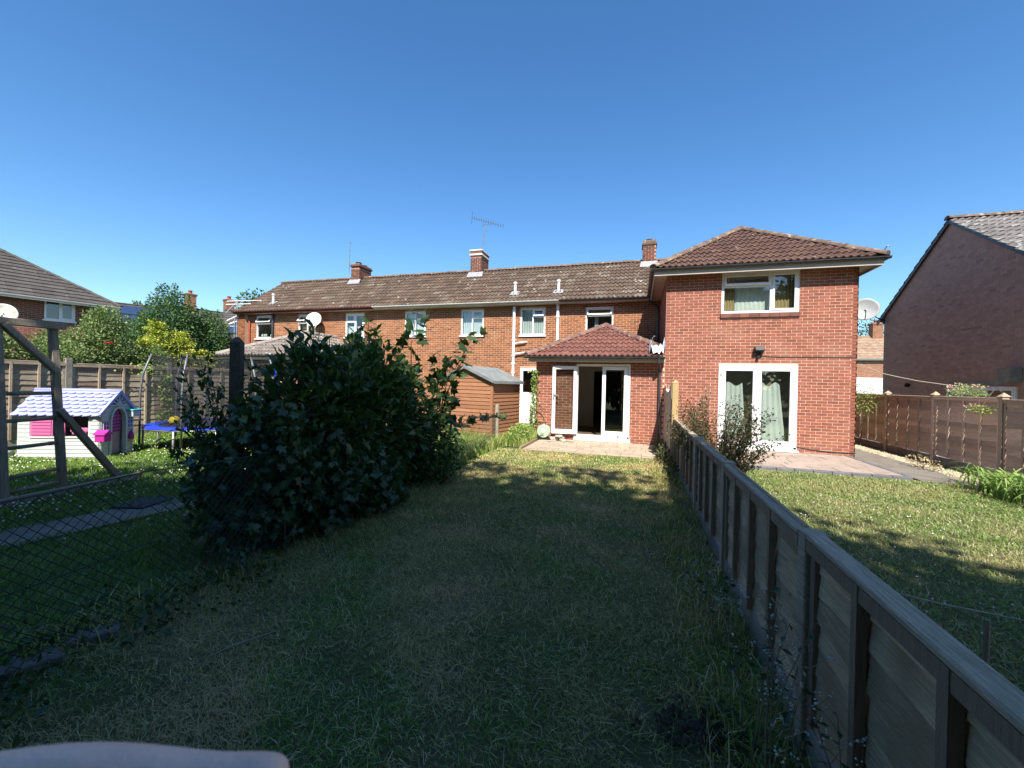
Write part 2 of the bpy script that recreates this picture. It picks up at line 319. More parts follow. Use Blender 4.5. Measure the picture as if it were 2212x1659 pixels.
def brick_wall(th, O, U, Nn, L, ztop, holes, bmat, mmat, nind=0, filt=None, span=None, name='wall', course=.075, poly=None, thick=.1, z0=0., prot=.003):
    base = th.location; O = Vector(O); U = Vector(U); Nn = Vector(Nn); mb = MB()
    F = frame(U, -Nn, ZV, O-base)
    if poly: mb.prism([F @ Vector((p[0], 0, p[1])) for p in poly], (F.to_3x3() @ Vector((0, thick, 0))))
    else:
        for a, b, p, q in rects(0, L, z0, ztop, holes): mb.box((a, 0, p), (b, thick, q), F)
    wall = mb.build(name, mmat, th)
    B = []; k = 0; z = z0
    while z+course*.7 < ztop:
        zm = z+course/2; iv = [(0, L)]
        if span: s_ = span(zm); iv = [s_] if s_ else []
        for h in holes:
            if h[2]-.02 < zm < h[3]+.02:
                n_ = []
                for p, q in iv:
                    if h[0] > p: n_.append((p, min(q, h[0])))
                    if h[1] < q: n_.append((max(p, h[1]), q))
                iv = [(p, q) for p, q in n_ if q > p]
        u = -.225+(k % 2)*.1125
        while u < L:
            for p, q in iv:
                a = max(u+.005, p+.004); b = min(u+.22, q-.004)
                if b-a > .035: B.append((a, b, z+.005, min(z+course-.005, ztop-.002)))
            u += .225
        z += course; k += 1
    full = [i for i, b in enumerate(B) if b[1]-b[0] > .2149 and b[3]-b[2] > .0649]
    def key(i):
        b = B[i]; p = F @ Vector(((b[0]+b[1])/2, 0, (b[2]+b[3])/2))+base; return (p-CAMV).length
    if filt: full = [i for i in full if filt(F @ Vector(((B[i][0]+B[i][1])/2, 0, (B[i][2]+B[i][3])/2))+base)]
    full.sort(key=key); ind = set(full[:nind]); me = brickmesh(bmat)
    for i in ind:
        b = B[i]; o = inst('brick', me, wall, frame(U, -Nn, ZV, F @ Vector(((b[0]+b[1])/2, random.uniform(-.0015, .0015), (b[2]+b[3])/2))))
    R = [b for i, b in enumerate(B) if i not in ind]
    if R:
        R = np.array(R); n = len(R); V = np.zeros((n, 8, 3)); pr = -prot+RNG.uniform(-.0015, .0015, n)
        for k, (iu, y, iz) in enumerate([(0, 0, 2), (1, 0, 2), (1, 1, 2), (0, 1, 2), (0, 0, 3), (1, 0, 3), (1, 1, 3), (0, 1, 3)]):
            V[:, k, 0] = R[:, iu]; V[:, k, 2] = R[:, iz]; V[:, k, 1] = pr if y == 0 else .012
        A = np.array(F); V = V.reshape(-1, 3) @ A[:3, :3].T+A[:3, 3]
        T = np.array([(4, 5, 6, 7), (3, 2, 1, 0), (0, 1, 5, 4), (1, 2, 6, 5), (3, 0, 4, 7)])
        Fc = (np.arange(n)[:, None, None]*8+T[None]).reshape(-1, 4)
        o = bpy.data.objects.new('brickwork', npmesh('brickwork', V, Fc, bmat, np.repeat(RNG.random(n), 8))); link(o, wall); o['kind'] = 'stuff'
    return wall
PROF = {'roman': [(0, 0), (.04, 0), (.07, .012), (.10, .038), (.13, .038), (.16, .006), (.20, 0), (.235, .014), (.265, .038), (.30, .038), (.33, .004)],
        'flat': [(0, .0), (.02, .006), (.04, 0), (.30, 0), (.325, .004), (.33, 0)]}
def tile_geo(prof, g, w=.33):
    P = PROF[prof]; k = len(P); s = w/.33; V = []; F = []
    for row, (y, dz) in enumerate(((0, .022), (0, .052), (g+.05, .012))):
        for x, z in P: V.append((x*s, y, z*(1 if row else .9)+dz))
    for r in range(2):
        for i in range(k-1): F.append((r*k+i, r*k+i+1, (r+1)*k+i+1, (r+1)*k+i))
    return np.array(V), np.array(F)
def tiles(th, roof, O, U, V, poly, m, nind=0, prof='roman', g=.33, w=.33, filt=None, name='roof_tile'):
    base = th.location; O = Vector(O); U = Vector(U).normalized(); V = Vector(V).normalized(); Nn = U.cross(V)
    F = frame(U, V, Nn, O-base); us = [p[0] for p in poly]; vs_ = [p[1] for p in poly]; u0, u1, v0, v1 = min(us), max(us), min(vs_), max(vs_)
    k = len(poly); area = sum(poly[i][0]*poly[(i+1) % k][1]-poly[(i+1) % k][0]*poly[i][1] for i in range(k))
    if area < 0: poly = poly[::-1]
    ed = []
    for i in range(k):
        a = poly[i]; b = poly[(i+1) % k]; d = (b[0]-a[0], b[1]-a[1]); l = math.hypot(*d)
        if l > 1e-6: ed.append((a, (-d[1]/l, d[0]/l)))
    def dist(u, v): return min((u-a[0])*n[0]+(v-a[1])*n[1] for a, n in ed)
    tv, tf = tile_geo(prof, g, w); full = []; cut = []
    nu = int(math.ceil((u1-u0)/w)); nv = int(math.ceil((v1-v0)/g))
    for j in range(nv):
        for i in range(nu):
            u = u0+i*w; v = v0+j*g; cs = [dist(u+a*w, v+b*g) for a in (0, 1) for b in (0, 1)]
            bottom = j == 0
            if min(cs) >= -1e-4: full.append((u, v))
            elif max(cs) > 0 or dist(u+w/2, v+g/2) > 0: cut.append((u, v))
    if filt: fi = [t for t in full if filt(F @ Vector((t[0]+w/2, t[1], 0))+base)]
    else: fi = full[:]
    fi.sort(key=lambda t: ((F @ Vector((t[0], t[1], 0))+base)-CAMV).length)
    ind = set(fi[:nind])
    if ind:
        me = bpy.data.meshes.new(name); me.from_pydata([tuple(p) for p in tv], [], [tuple(f) for f in tf]); me.materials.append(m)
        for u, v in ind: inst(name, me, roof, frame(U, V, Nn, F @ Vector((u, v, random.uniform(-.002, .003)))))
    rest = [t for t in full if t not in ind]
    def merged(ts, clip):
        if not ts: return
        n = len(ts); ts = np.array(ts); off = np.stack([ts[:, 0], ts[:, 1], RNG.uniform(-.003, .004, n)], 1)
        VV = (tv[None]+off[:, None]).reshape(-1, 3); A = np.array(F); VV = VV @ A[:3, :3].T+A[:3, 3]
        FF = (np.arange(n)[:, None, None]*len(tv)+tf[None]).reshape(-1, 4)
        me = npmesh(name+'_rows', VV, FF, m, np.repeat(RNG.random(n), len(tv)))
        if clip:
            bm = bmesh.new(); bm.from_mesh(me)
            for a, nn in ed:
                co = F @ Vector((a[0], a[1], 0)); no = F.to_3x3() @ Vector((nn[0], nn[1], 0))
                bmesh.ops.bisect_plane(bm, geom=bm.verts[:]+bm.edges[:]+bm.faces[:], plane_co=co, plane_no=-no, clear_outer=True)
            bm.to_mesh(me); bm.free()
        o = bpy.data.objects.new(name+'_rows', me); link(o, roof); o['kind'] = 'stuff'
    merged(rest, False); merged(cut, True)
def ridge(th, roof, A, B, m, r=.12, seg=.42, name='ridge_tile', lift=.0):
    base = th.location; A = Vector(A)-base; B = Vector(B)-base; d = B-A; n = max(1, round(d.length/seg)); s = d.length/n; d.normalize()
    side = d.cross(ZV).normalized(); up = side.cross(d)
    key = f'ridge_{m.name}_{r:.3f}_{s:.3f}'
    if key not in bpy.data.meshes:
        mb = MB(); V = []; Fc = []
        for x, rr in ((-.02, r*1.06), (.03, r*1.06), (.05, r), (s, r*.97)):
            for t in range(7): a = math.pi*(t/6); V.append((x, -math.cos(a)*rr, math.sin(a)*rr*.8-.02))
        for i in range(3):
            for t in range(6): Fc.append((i*7+t, i*7+t+1, (i+1)*7+t+1, (i+1)*7+t))
        Fc.append((0, 1, 2, 3, 4, 5, 6))
        me = bpy.data.meshes.new(key); me.from_pydata(V, [], Fc); me.materials.append(m)
        me.polygons.foreach_set('use_smooth', [True]*(len(Fc)-1)+[False])
    for i in range(n):
        p = A+d*(i*s)+up*random.uniform(-.004, .006)+ZV*lift
        inst(name, bpy.data.meshes[key], roof, frame(d, side*-1, up, p) if False else frame(d, up.cross(d), up, p))
def gutter(th, A, B, m, r=.055, name='gutter'):
    base = th.location; A = Vector(A)-base; B = Vector(B)-base; d = (B-A).normalized(); side = d.cross(ZV).normalized(); mb = MB(); V = []; n = 6
    for p in (A, B):
        for rr in (r, r*.86):
            for t in range(n+1): a = math.pi*t/n; V.append(p+side*(-math.cos(a)*rr)-ZV*(math.sin(a)*rr))
    k = n+1; F = []
    for i in range(n):
        F.append((i, i+1, 2*k+i+1, 2*k+i)); F.append((k+i, k+i+1, 3*k+i+1, 3*k+i))
    F += [(0, k, 3*k, 2*k), (n, k+n, 3*k+n, 2*k+n)]
    for b in (0, 2*k): F.append(tuple(range(b, b+k))+tuple(range(b+2*k-1, b+k-1, -1)))
    return mb.add(V, F).build(name, m, th)
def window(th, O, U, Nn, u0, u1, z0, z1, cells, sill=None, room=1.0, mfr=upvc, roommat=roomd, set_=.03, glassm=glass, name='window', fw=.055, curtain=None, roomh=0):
    """cells: (a0,a1,b0,b1,sash) fractions of the opening; sash: 0 fixed pane, 1 casement, ('top',deg) top-hung open"""
    base = th.location; F = frame(Vector(U), -Vector(Nn), ZV, Vector(O)-base); mb = MB(); W_ = u1-u0; H_ = z1-z0; y0 = -.012+set_; y1 = y0+.065
    for a, b, c, d in ((u0, u0+fw, z0, z1), (u1-fw, u1, z0, z1), (u0+fw, u1-fw, z0, z0+fw), (u0+fw, u1-fw, z1-fw, z1)): mb.box((a, y0, c), (b, y1, d), F)
    X = []; iu0, iu1, iz0, iz1 = u0+fw, u1-fw, z0+fw, z1-fw
    for (a0, a1, b0, b1, sa) in cells:
        p0 = iu0+(iu1-iu0)*a0; p1 = iu0+(iu1-iu0)*a1; q0 = iz0+(iz1-iz0)*b0; q1 = iz0+(iz1-iz0)*b1
        if a1 < 1: mb.box((p1-fw*.45, y0+.002, q0), (p1+fw*.45, y1-.003, q1), F); p1 -= fw*.45
        if a0 > 0: p0 += fw*.45
        if b1 < 1: mb.box((p0, y0+.004, q1-fw*.4), (p1, y1-.004, q1+fw*.4), F); q1 -= fw*.4
        if b0 > 0: q0 += fw*.4
        X.append((p0, p1, q0, q1, sa))
    wf = mb.build(name, mfr, th)
    for p0, p1, q0, q1, sa in X:
        if sa:
            G = F @ Matrix.Translation((0, y0-.014, q1))
            if isinstance(sa, tuple): G = G @ Matrix.Rotation(rad(sa[1]), 4, 'X')
            h = q1-q0; s_ = MB(); f2 = .045
            for a, b, c, d in ((p0, p0+f2, -h, 0), (p1-f2, p1, -h, 0), (p0+f2, p1-f2, -h, -h+f2), (p0+f2, p1-f2, -f2, 0)): s_.box((a, 0, c), (b, .045, d), G)
            s_.build('sash', mfr, wf); MB().box((p0+f2, .02, -h+f2), (p1-f2, .026, -f2), G).build('pane', glassm, wf)
        else: MB().box((p0, y0+.028, q0), (p1, y0+.034, q1), F).build('pane', glassm, wf)
    if sill: MB().box((u0-.05, -.06, z0-sill), (u1+.05, .03, z0-.002), F).build('sill', mfr, wf)
    if room:
        r_ = MB(); e = .35; yb = y1+.06
        a, b, c, d = u0-e, u1+e, z0-(roomh or .5), z1+.12
        for v in ([(a, yb+room, c), (b, yb+room, c), (b, yb+room, d), (a, yb+room, d)], [(a, yb, c), (b, yb, c), (b, yb+room, c), (a, yb+room, c)], [(a, yb, d), (b, yb, d), (b, yb+room, d), (a, yb+room, d)],
                  [(a, yb, c), (a, yb+room, c), (a, yb+room, d), (a, yb, d)], [(b, yb, c), (b, yb+room, c), (b, yb+room, d), (b, yb, d)]):
            r_.add([F @ Vector(p) for p in v], [(0, 1, 2, 3)])
        r_.build('room', roommat, wf)
    if curtain:
        for cu in curtain: drape(wf, F, *cu)
    return wf
def drape(par, F, u0, u1, z0, z1, y, m, amp=.02, waves=6, top=None, nm='curtain', inset=None):
    n = waves*6; V = []; R_ = 10
    for j in range(R_+1):
        t = j/R_
        for i in range(n+1):
            s = i/n; zt = z1+(top(s) if top else 0); u = u0+(u1-u0)*s
            if inset: u = u0+(u1-u0)*(inset(1-t)[0]+(inset(1-t)[1]-inset(1-t)[0])*s)
            V.append(F @ Vector((u, y+amp*math.sin(s*waves*2*math.pi+.6*math.sin(3*t))*(.6+.4*t), z0+(zt-z0)*t)))
    Fc = [(j*(n+1)+i, j*(n+1)+i+1, (j+1)*(n+1)+i+1, (j+1)*(n+1)+i) for j in range(R_) for i in range(n)]
    return MB().add(V, Fc).build(nm, m, par, smooth=True)
def blinds(par, F, u0, u1, z0, z1, y, m, w=.09):
    u = u0
    while u < u1-.02:
        MB().box((0, 0, z0), (min(w*.86, u1-u), .003, z1), F @ Matrix.Translation((u, y, 0)) @ Matrix.Rotation(rad(18), 4, 'Z')).build('blind_slat', m, par); u += w
def pipe(th, pts, r, m, name='downpipe', col=None):
    base = th.location; mb = MB().tube([Vector(p)-base for p in pts], r, 10)
    for p in (col or []): mb.tube([Vector(p)-base-ZV*.03, Vector(p)-base+ZV*.03], r*1.35, 10)
    return mb.build(name, m, th, smooth=False)
def chimney(th, x, y, wx, wy, z0, z1, caps, bmat, mmat, pots, capm, name='chimney'):
    base = th.location; mb = MB(); O = Vector((x-wx/2, y-wy/2, 0))
    ch = MB().box((x-wx/2+.004, y-wy/2+.004, z0), (x+wx/2-.004, y+wy/2-.004, z1), Matrix.Translation(-base)).build(name, mmat, th)
    # brick skin on four sides, each brick its own piece
    me = brickmesh(bmat); k = 0; z = z0
    while z < z1-.05:
        for (o_, U, L) in (((x-wx/2, y-wy/2), (1, 0), wx), ((x+wx/2, y-wy/2), (0, 1), wy), ((x+wx/2, y+wy/2), (-1, 0), wx), ((x-wx/2, y+wy/2), (0, -1), wy)):
            u = (k % 2)*-.1125
            while u < L-.04:
                a = max(u, 0)+.004; b = min(u+.221, L)-.004
                if b-a > .05:
                    U3 = Vector((U[0], U[1], 0)); Nn = Vector((U[1], -U[0], 0)); p = Vector((o_[0], o_[1], z+.0375))+U3*(a+b)/2-base
                    M = frame(U3, -Nn, ZV, p) @ Matrix.Diagonal(((b-a)/.215, 1, 1, 1)); inst('brick', me, ch, M)
                u += .225
        z += .075; k += 1
    z = z1
    for (ov, h, m) in caps:
        MB().box((x-wx/2-ov, y-wy/2-ov, z), (x+wx/2+ov, y+wy/2+ov, z+h), Matrix.Translation(-base)).build('cap_course', m, ch, bev=.012); z += h
    for (px, py, r, h, m) in pots:
        MB().lathe([(r*1.1, 0), (r*1.05, h*.25), (r, h*.8), (r*1.12, h*.82), (r*1.12, h), (r*.8, h), (r*.8, h*.7)], 14, Matrix.Translation(Vector((x+px, y+py, z-.01))-base)).build('chimney_pot', m, ch, smooth=True)
    return ch
# ------------------------------------------------------------------ the terrace
YM, YE = 15.2, 11.8; ZW = 4.58; YR = 17.65; ZR = 6.62
XA, XAB, XBC, XCD, XDR = -18.2, -10.65, -2.78, .69, 4.98
EY, EZ = YM-.32, 4.66
RS = Vector((0, YR-EY, ZR-EZ)); RL = RS.length; RV = RS.normalized()
FN = Vector((0, -1, 0)); FU = Vector((1, 0, 0))
def terrace_shell(th, x0, x1, holes, nb, nt_, fz, roofx0=None, roofx1=None, bmat=br_or, gm=gut_r, fascia=soffm, gutw=True, ff=None):
    base = th.location
    brick_wall(th, (x0, YM, 0), FU, FN, x1-x0, ZW, [(h[0]-x0, h[1]-x0, h[2], h[3]) for h in holes], bmat, mortar, nb, fz)
    T = Matrix.Translation(-base)
    MB().box((x0, 20.1, 0), (x1, 20.2, ZW), T).build('wall', bmat, th)
    rx0 = x0 if roofx0 is None else roofx0; rx1 = x1 if roofx1 is None else roofx1
    rf = MB().prism([Vector((rx0, EY+.02, EZ-.02))-base, Vector((rx0, YR, ZR-.02))-base, Vector((rx0, 2*YR-EY, EZ-.02))-base], (rx1-rx0, 0, 0)).build('roof', fascia, th)
    tiles(th, rf, (rx0, EY-.05, EZ-.04), FU, RV, [(0, 0), (rx1-rx0, 0), (rx1-rx0, RL+.03), (0, RL+.03)], t_brn, nt_, filt=ff, w=.327)
    tiles(th, rf, (rx1, 2*YR-EY+.05, EZ-.04), -FU, Vector((0, -RV.y, RV.z)), [(0, 0), (rx1-rx0, 0), (rx1-rx0, RL), (0, RL)], t_brn, 0, w=.327)
    ridge(th, rf, (rx0, YR, ZR+.06), (rx1, YR, ZR+.06), ridge_m)
    MB().box((rx0, EY+.0, ZW-.02), (rx1, EY+.03, EZ-.0), T).build('fascia', fascia, th)
    MB().box((rx0, EY+.03, ZW-.018), (rx1, YM+.02, ZW), T).build('soffit', soffm, th)
    gutter(th, (rx0-.02, EY-.06, EZ-.0), (rx1, EY-.06, EZ-.0), gm)
    return rf
CW = [(0, .5, 0, 1, 0), (.5, 1, 0, .68, 1), (.5, 1, .68, 1, 1)]
# house A
hA = thing('terraced_house', 'end terraced brick house with maroon gutter and pale-tiled hipped rear extension', 'house', (-14.4, YM, 0))
winA = [(-17.25, -16.32, 3.44, 4.5), (-14.8, -13.84, 3.42, 4.48), (-12.26, -11.3, 3.44, 4.46)]
rA = terrace_shell(hA, XA, XAB, winA, 300, 300, lambda p: p.z > 3.0, XA-.12, XAB, gm=gut_r, fascia=gut_r)
brick_wall(hA, (XA, 20.2, 0), Vector((0, -1, 0)), Vector((-1, 0, 0)), 5.0, 6.4, [], br_or, mortar, 0, poly=[(0, 0), (5, 0), (5, 4.6), (2.5, 6.5), (0, 4.6)], span=lambda z: (0, 5) if z < 4.6 else ((z-4.6)*1.31, 5-(z-4.6)*1.31))
wo = Vector((0, YM, 0))
w = window(hA, wo, FU, FN, *winA[0], [(0, 1, 0, .66, 0), (0, 1, .66, 1, ('top', -28))], sill=.07, room=1.3)
F0 = frame(FU, -FN, ZV, wo-hA.location)
for q in (-17.1, -16.95, -16.87, -16.55): MB().lathe([(.04, 0), (.055, .06), (.05, .12), (.02, .16)], 10, F0 @ Matrix.Translation((q, .2, 3.5))).build('ornament', upvc_d, w, smooth=True)
w = window(hA, wo, FU, FN, *winA[1], [(0, .5, 0, .66, 0), (.5, 1, 0, 1, 0), (0, .5, .66, 1, ('top', -38))], room=1.3)
for a, b in ((-14.75, -14.38), (-14.25, -13.88)): drape(w, F0, a, b, 3.45, 4.45, .16, curt_t, .02, 4)
w = window(hA, wo, FU, FN, *winA[2], [(0, .5, 0, .66, 0), (0, .5, .66, 1, 1), (.5, 1, 0, 1, 1)], sill=.06, room=1.3)
for a, b in ((-12.2, -11.82), (-11.74, -11.36)): MB().box((a, .13, 3.5), (b, .14, 3.92), F0).build('blind', curt_w, w)
MB().box((XA-.01, YM-.16, 0), (XA+.42, YM, ZW), Matrix.Translation(-hA.location)).build('pier', mortar, hA)
brick_wall(hA, (XA-.01, YM-.16, 0), FU, FN, .43, ZW, [], br_or, mortar, 0, name='pier_face', thick=.01)
pipe(hA, [(-17.62, YM-.06, 4.3), (-17.62, YM-.06, 2.6)], .045, pipe_r)
pipe(hA, [(-16.22, YM-.07, 4.6), (-16.22, YM-.07, 2.9)], .05, gut_b)
chimney(hA, -13.36, YR-.0, .46, .95, 6.2, 7.05, [(.0, .08, br_chim), (.05, .09, br_chim), (.02, .06, ridge_m)], br_chim, mortar_dark, [(0, -.22, .13, .13, br_chim), (0, .22, .13, .1, br_chim)], ridge_m)
def apron(th, x, wx, y0): 
    b = th.location; s = RS.z/RS.y; z0 = EZ+(y0-EY)*s
    MB().add([Vector(v)-b for v in ((x-wx/2-.1, y0-.16, z0-.16*s+.09), (x+wx/2+.1, y0-.16, z0-.16*s+.09), (x+wx/2+.06, y0+.02, z0+.24), (x-wx/2-.06, y0+.02, z0+.24))], [(0, 1, 2, 3)]).build('lead_flashing', leadm, th)
apron(hA, -13.36, .5, YR-.48)
def roofvent(th, x, y, h=.42):
    z = EZ+(y-EY)*RS.z/RS.y; b = th.location
    v = MB().tube([Vector((x, y, z-.05))-b, Vector((x, y, z+h))-b], .055, 10).tube([Vector((x, y, z+h))-b, Vector((x, y, z+h+.08))-b], .075, 10).build('roof_vent', upvc_d, th)
    MB().add([Vector(p)-b for p in ((x-.2, y-.16, z-.03), (x+.2, y-.16, z-.03), (x+.16, y+.12, z+.17), (x-.16, y+.12, z+.17))], [(0, 1, 2, 3)]).build('vent_flashing', leadm, v)
roofvent(hA, -16.55, 15.45)
def dish(th_or_none, c, r, face, m, arm_to, name, label, lnb=True):
    t = thing(name, label, 'satellite dish', arm_to)
    b = Vector(arm_to); c = Vector(c)-b; f = Vector(face).normalized(); a = f.cross(ZV).normalized(); up = a.cross(f); M = frame(a, up, f, c); pr = []
    for i in range(7): q = r*i/6; pr.append((max(q, .004), -.16*r+.16*r*(i/6)**2*1.6))
    pr2 = [(q, z-.012) for q, z in pr[::-1]]
    MB().lathe(pr+[(r*1.02, .02)]+pr2, 28, M).build('reflector', m, t, smooth=True)
    MB().tube([M @ Vector((0, 0, -.1*r)), (c*.4)+Vector((0, 0, -.05)), Vector((0, 0, 0))], .02, 8).tube([Vector((0, 0, -.12)), Vector((0, 0, .12))], .035, 8).build('bracket', blackm, t)
    MB().tube([M @ Vector((0, -r*.95, 0)), M @ Vector((0, -r*.55, r*.95))], .013, 6).build('arm', blackm, t)
    MB().tube([M @ Vector((0, -r*.62, r*.85)), M @ Vector((0, -r*.42, r*1.02))], .03, 8).build('receiver', upvc_d, t)
    return t
dish(hA, (-13.55, YM-.45, 4.17), .33, (.30, -1, .32), dishw, (-13.5, YM-.02, 4.05), 'satellite_dish', 'rust-stained white satellite dish on the end terraced house wall')
# A rear extension
ex0, ex1, eyf = -14.6, -10.95, 11.8
brick_wall(hA, (ex0, eyf, 0), FU, FN, ex1-ex0, 2.3, [(1.0, 2.4, .9, 2.1)], br_or, mortar, 0)
brick_wall(hA, (ex1, eyf, 0), Vector((0, 1, 0)), FU, YM-eyf, 2.3, [], br_or, mortar, 0)
brick_wall(hA, (ex0, YM, 0), Vector((0, -1, 0)), -FU, YM-eyf, 2.3, [], br_or, mortar, 0)
window(hA, (ex0, eyf, 0), FU, FN, 1.0, 2.4, .9, 2.1, [(0, .5, 0, 1, 0), (.5, 1, 0, 1, 0)], sill=.07, room=1.0)
def hip_roof(th, x0, x1, y0, ap, ze, yb, m, rm, nind, left=True, right=True, filt=None, prof='roman', sm=soffm, rr=.11, tw=.3, tg=.31):
    """eaves rectangle x0..x1 from y0 back to yb, hips meeting at ap=(x,y,z), ridge running back to yb"""
    b = th.location; ap = Vector(ap); E0 = Vector((x0, y0, ze)); E1 = Vector((x1, y0, ze)); RB = Vector((ap.x, yb, ap.z)); B0 = Vector((x0, yb, ze)); B1 = Vector((x1, yb, ze))
    dz = Vector((0, 0, -.03)); pts = [E0, E1, B1, B0, ap, RB]
    rf = MB().add([p-b+dz for p in pts], [(0, 1, 4), (1, 2, 5, 4), (0, 4, 5, 3), (3, 2, 1, 0), (2, 3, 5)]).build('roof', sm, th)
    V = Vector((0, ap.y-y0, ap.z-ze)); l = V.length
    tiles(th, rf, E0-V.normalized()*.05, FU, V, [(0, 0), (x1-x0, 0), (x1-x0, .05), (ap.x-x0, l+.05), (0, .05)], m, nind, filt=filt, prof=prof, w=tw, g=tg)
    V = Vector((ap.x-x1, 0, ap.z-ze)); l2 = V.length; D = yb-y0
    tiles(th, rf, E1-V.normalized()*.05, Vector((0, 1, 0)), V, [(0, 0), (D, 0), (D, l2+.05), (ap.y-y0, l2+.05), (0, .05)], m, 0, prof=prof, w=tw, g=tg)
    V = Vector((ap.x-x0, 0, ap.z-ze))
    tiles(th, rf, Vector((x0, yb, ze))-V.normalized()*.05, Vector((0, -1, 0)), V, [(0, 0), (D, 0), (D, .05), (yb-ap.y, l2+.05), (0, l2+.05)], m, 0, prof=prof, w=tw, g=tg)
    up = Vector((0, 0, .055))
    if left: ridge(th, rf, E0+up, ap+up, rm, r=rr)
    if right: ridge(th, rf, E1+up, ap+up, rm, r=rr)
    ridge(th, rf, ap+up, RB+up, rm, r=rr)
    return rf
hip_roof(hA, ex0-.25, -10.72, 11.45, (-12.75, 13.5, 3.38), 2.38, YM, t_lgr, mat('ridge_pale', (.38, .33, .28), (.28, .24, .2), 7, .95, .5, 50, .15), 0, rr=.13)
MB().box((ex0-.2, 11.5, 2.24), (-10.77, 11.53, 2.36), Matrix.Translation(-hA.location)).box((-10.80, 11.53, 2.24), (-10.77, YM, 2.36), Matrix.Translation(-hA.location)).build('fascia', upvc, hA)
gutter(hA, (ex0-.28, 11.42, 2.38), (-10.66, 11.42, 2.38), gut_b)
# house B
hB = thing('terraced_house', 'mid-terrace brick house with white gutter and white soil pipe', 'house', (-6.7, YM, 0))
winB = [(-9.32, -8.36, 3.45, 4.46), (-6.78, -5.82, 3.45, 4.46), (-4.32, -3.36, 3.43, 4.45)]
doorB = (-4.29, -3.3, .12, 2.2)
rB = terrace_shell(hB, XAB, XBC, winB+[doorB], 300, 300, lambda p: p.z > 2.4, gm=upvc_d, fascia=upvc_d)
F0 = frame(FU, -FN, ZV, wo-hB.location)
for i, wn in enumerate(winB):
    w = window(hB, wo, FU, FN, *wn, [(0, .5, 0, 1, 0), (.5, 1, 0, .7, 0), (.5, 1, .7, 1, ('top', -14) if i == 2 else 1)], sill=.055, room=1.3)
    if i == 0: MB().box((wn[0]+.07, .14, 3.5), (wn[0]+.46, .15, 4.4), F0).box((wn[0]+.5, .14, 3.5), (wn[1]-.07, .15, 4.1), F0).build('blind', curt_w, w)
    else: blinds(w, F0, wn[0]+.06, wn[0]+.47, 3.5, 4.42, .13, curt_w); blinds(w, F0, wn[0]+.5, wn[1]-.05, 3.5, 4.3, .13, curt_w)
w = window(hB, wo, FU, FN, *doorB, [(0, 1, 0, .52, 0), (0, 1, .52, 1, 1)], room=.8, name='back_door', glassm=glass_d, fw=.07, roomh=.02)
MB().box((doorB[0]+.07, .03, doorB[2]+.05), (doorB[1]-.07, .07, 1.2), F0).build('door_panel', upvc, w)
MB().box((-4.1, -.3, 0), (-3.2, 0, .12), Matrix.Translation(wo-hB.location)).build('door_step', conc, hB)
chimney(hB, -7.02, YR-.0, .52, .9, 6.2, 7.18, [(0, .075, br_chim), (.045, .08, upvc_d), (.02, .12, br_chim), (.05, .06, upvc_d)], br_chim, mortar_pale, [(-.05, 0, .12, .14, pipe_r)], ridge_m)
apron(hB, -7.02, .56, YR-.46)
pipe(hB, [(-4.55, YM-.09, 4.52), (-4.55, YM-.09, 1.0)], .055, upvc, 'soil_pipe', [(-4.55, YM-.09, z) for z in (4.35, 3.25, 2.65, 2.35, 2.0)])
pipe(hB, [(-4.5, YM-.09, 3.12), (-4.1, YM-.09, 3.17), (-4.05, YM, 3.17)], .03, upvc, 'waste_pipe')
pipe(hB, [(-4.5, YM-.09, 2.72), (-4.1, YM-.09, 2.77), (-4.05, YM, 2.77)], .03, upvc, 'waste_pipe')
pipe(hB, [(-2.87, YM-.09, 4.6), (-2.87, YM-.09, 2.9)], .055, upvc, 'downpipe', [(-2.87, YM-.09, 4.1), (-2.87, YM-.09, 3.15)])
roofvent(hB, -4.62, 15.4); roofvent(hB, -2.92, 15.4)
# house C with single-storey extension
hC = thing('terraced_house', 'narrow terraced house with red-tiled single-storey extension and open French door', 'house', (-1.05, YM, 0))
winC = (-1.85, -.88, 3.3, 4.43)
EXC = (-2.84, XCD)
rC = terrace_shell(hC, XBC, XCD, [winC, (-2.5, .5, .1, 2.2)], 300, 300, lambda p: p.z > 3.2 and p.x < .3, XBC, XCD+.3, gm=gut_b)
F0 = frame(FU, -FN, ZV, wo-hC.location)
w = window(hC, wo, FU, FN, *winC, [(0, 1, 0, .73, 0), (0, 1, .73, 1, ('top', -22))], room=1.4, fw=.05)
drape(w, F0, -1.55, -1.42, 3.35, 4.1, .2, curt_w, .01, 2)
chimney(hC, .33, YR-.1, .5, .6, 6.2, 7.2, [(.035, .09, ridge_m), (.0, .12, ridge_m)], br_chim, mortar_dark, [(0, 0, .13, .1, gut_b)], ridge_m)
apron(hC, .33, .5, YR-.42)
fd = (-1.67, -.19, .14, 2.19)
brick_wall(hC, (EXC[0], YE, 0), FU, FN, EXC[1]-EXC[0]-.004, 2.26, [(fd[0]-EXC[0], fd[1]-EXC[0], fd[2]-.05, fd[3])], br_red, mortar_red, 300, lambda p: p.z > .1 and p.x < .35)
brick_wall(hC, (EXC[0], YM, 0), Vector((0, -1, 0)), -FU, YM-YE, 2.26, [], br_red, mortar_red, 0)
wE = Vector((0, YE, 0)); FE = frame(FU, -FN, ZV, wE-hC.location)
mb = MB()
for a, b, c, d in ((fd[0], fd[0]+.06, fd[2], fd[3]), (fd[1]-.06, fd[1], fd[2], fd[3]), (fd[0]+.06, fd[1]-.06, fd[3]-.06, fd[3]), (fd[0]-.01, fd[1]+.01, fd[2]-.05, fd[2]+.06)): mb.box((a, -.02, c), (b, .07, d), FE)
fr = mb.build('door_frame', upvc, hC, bev=.004)
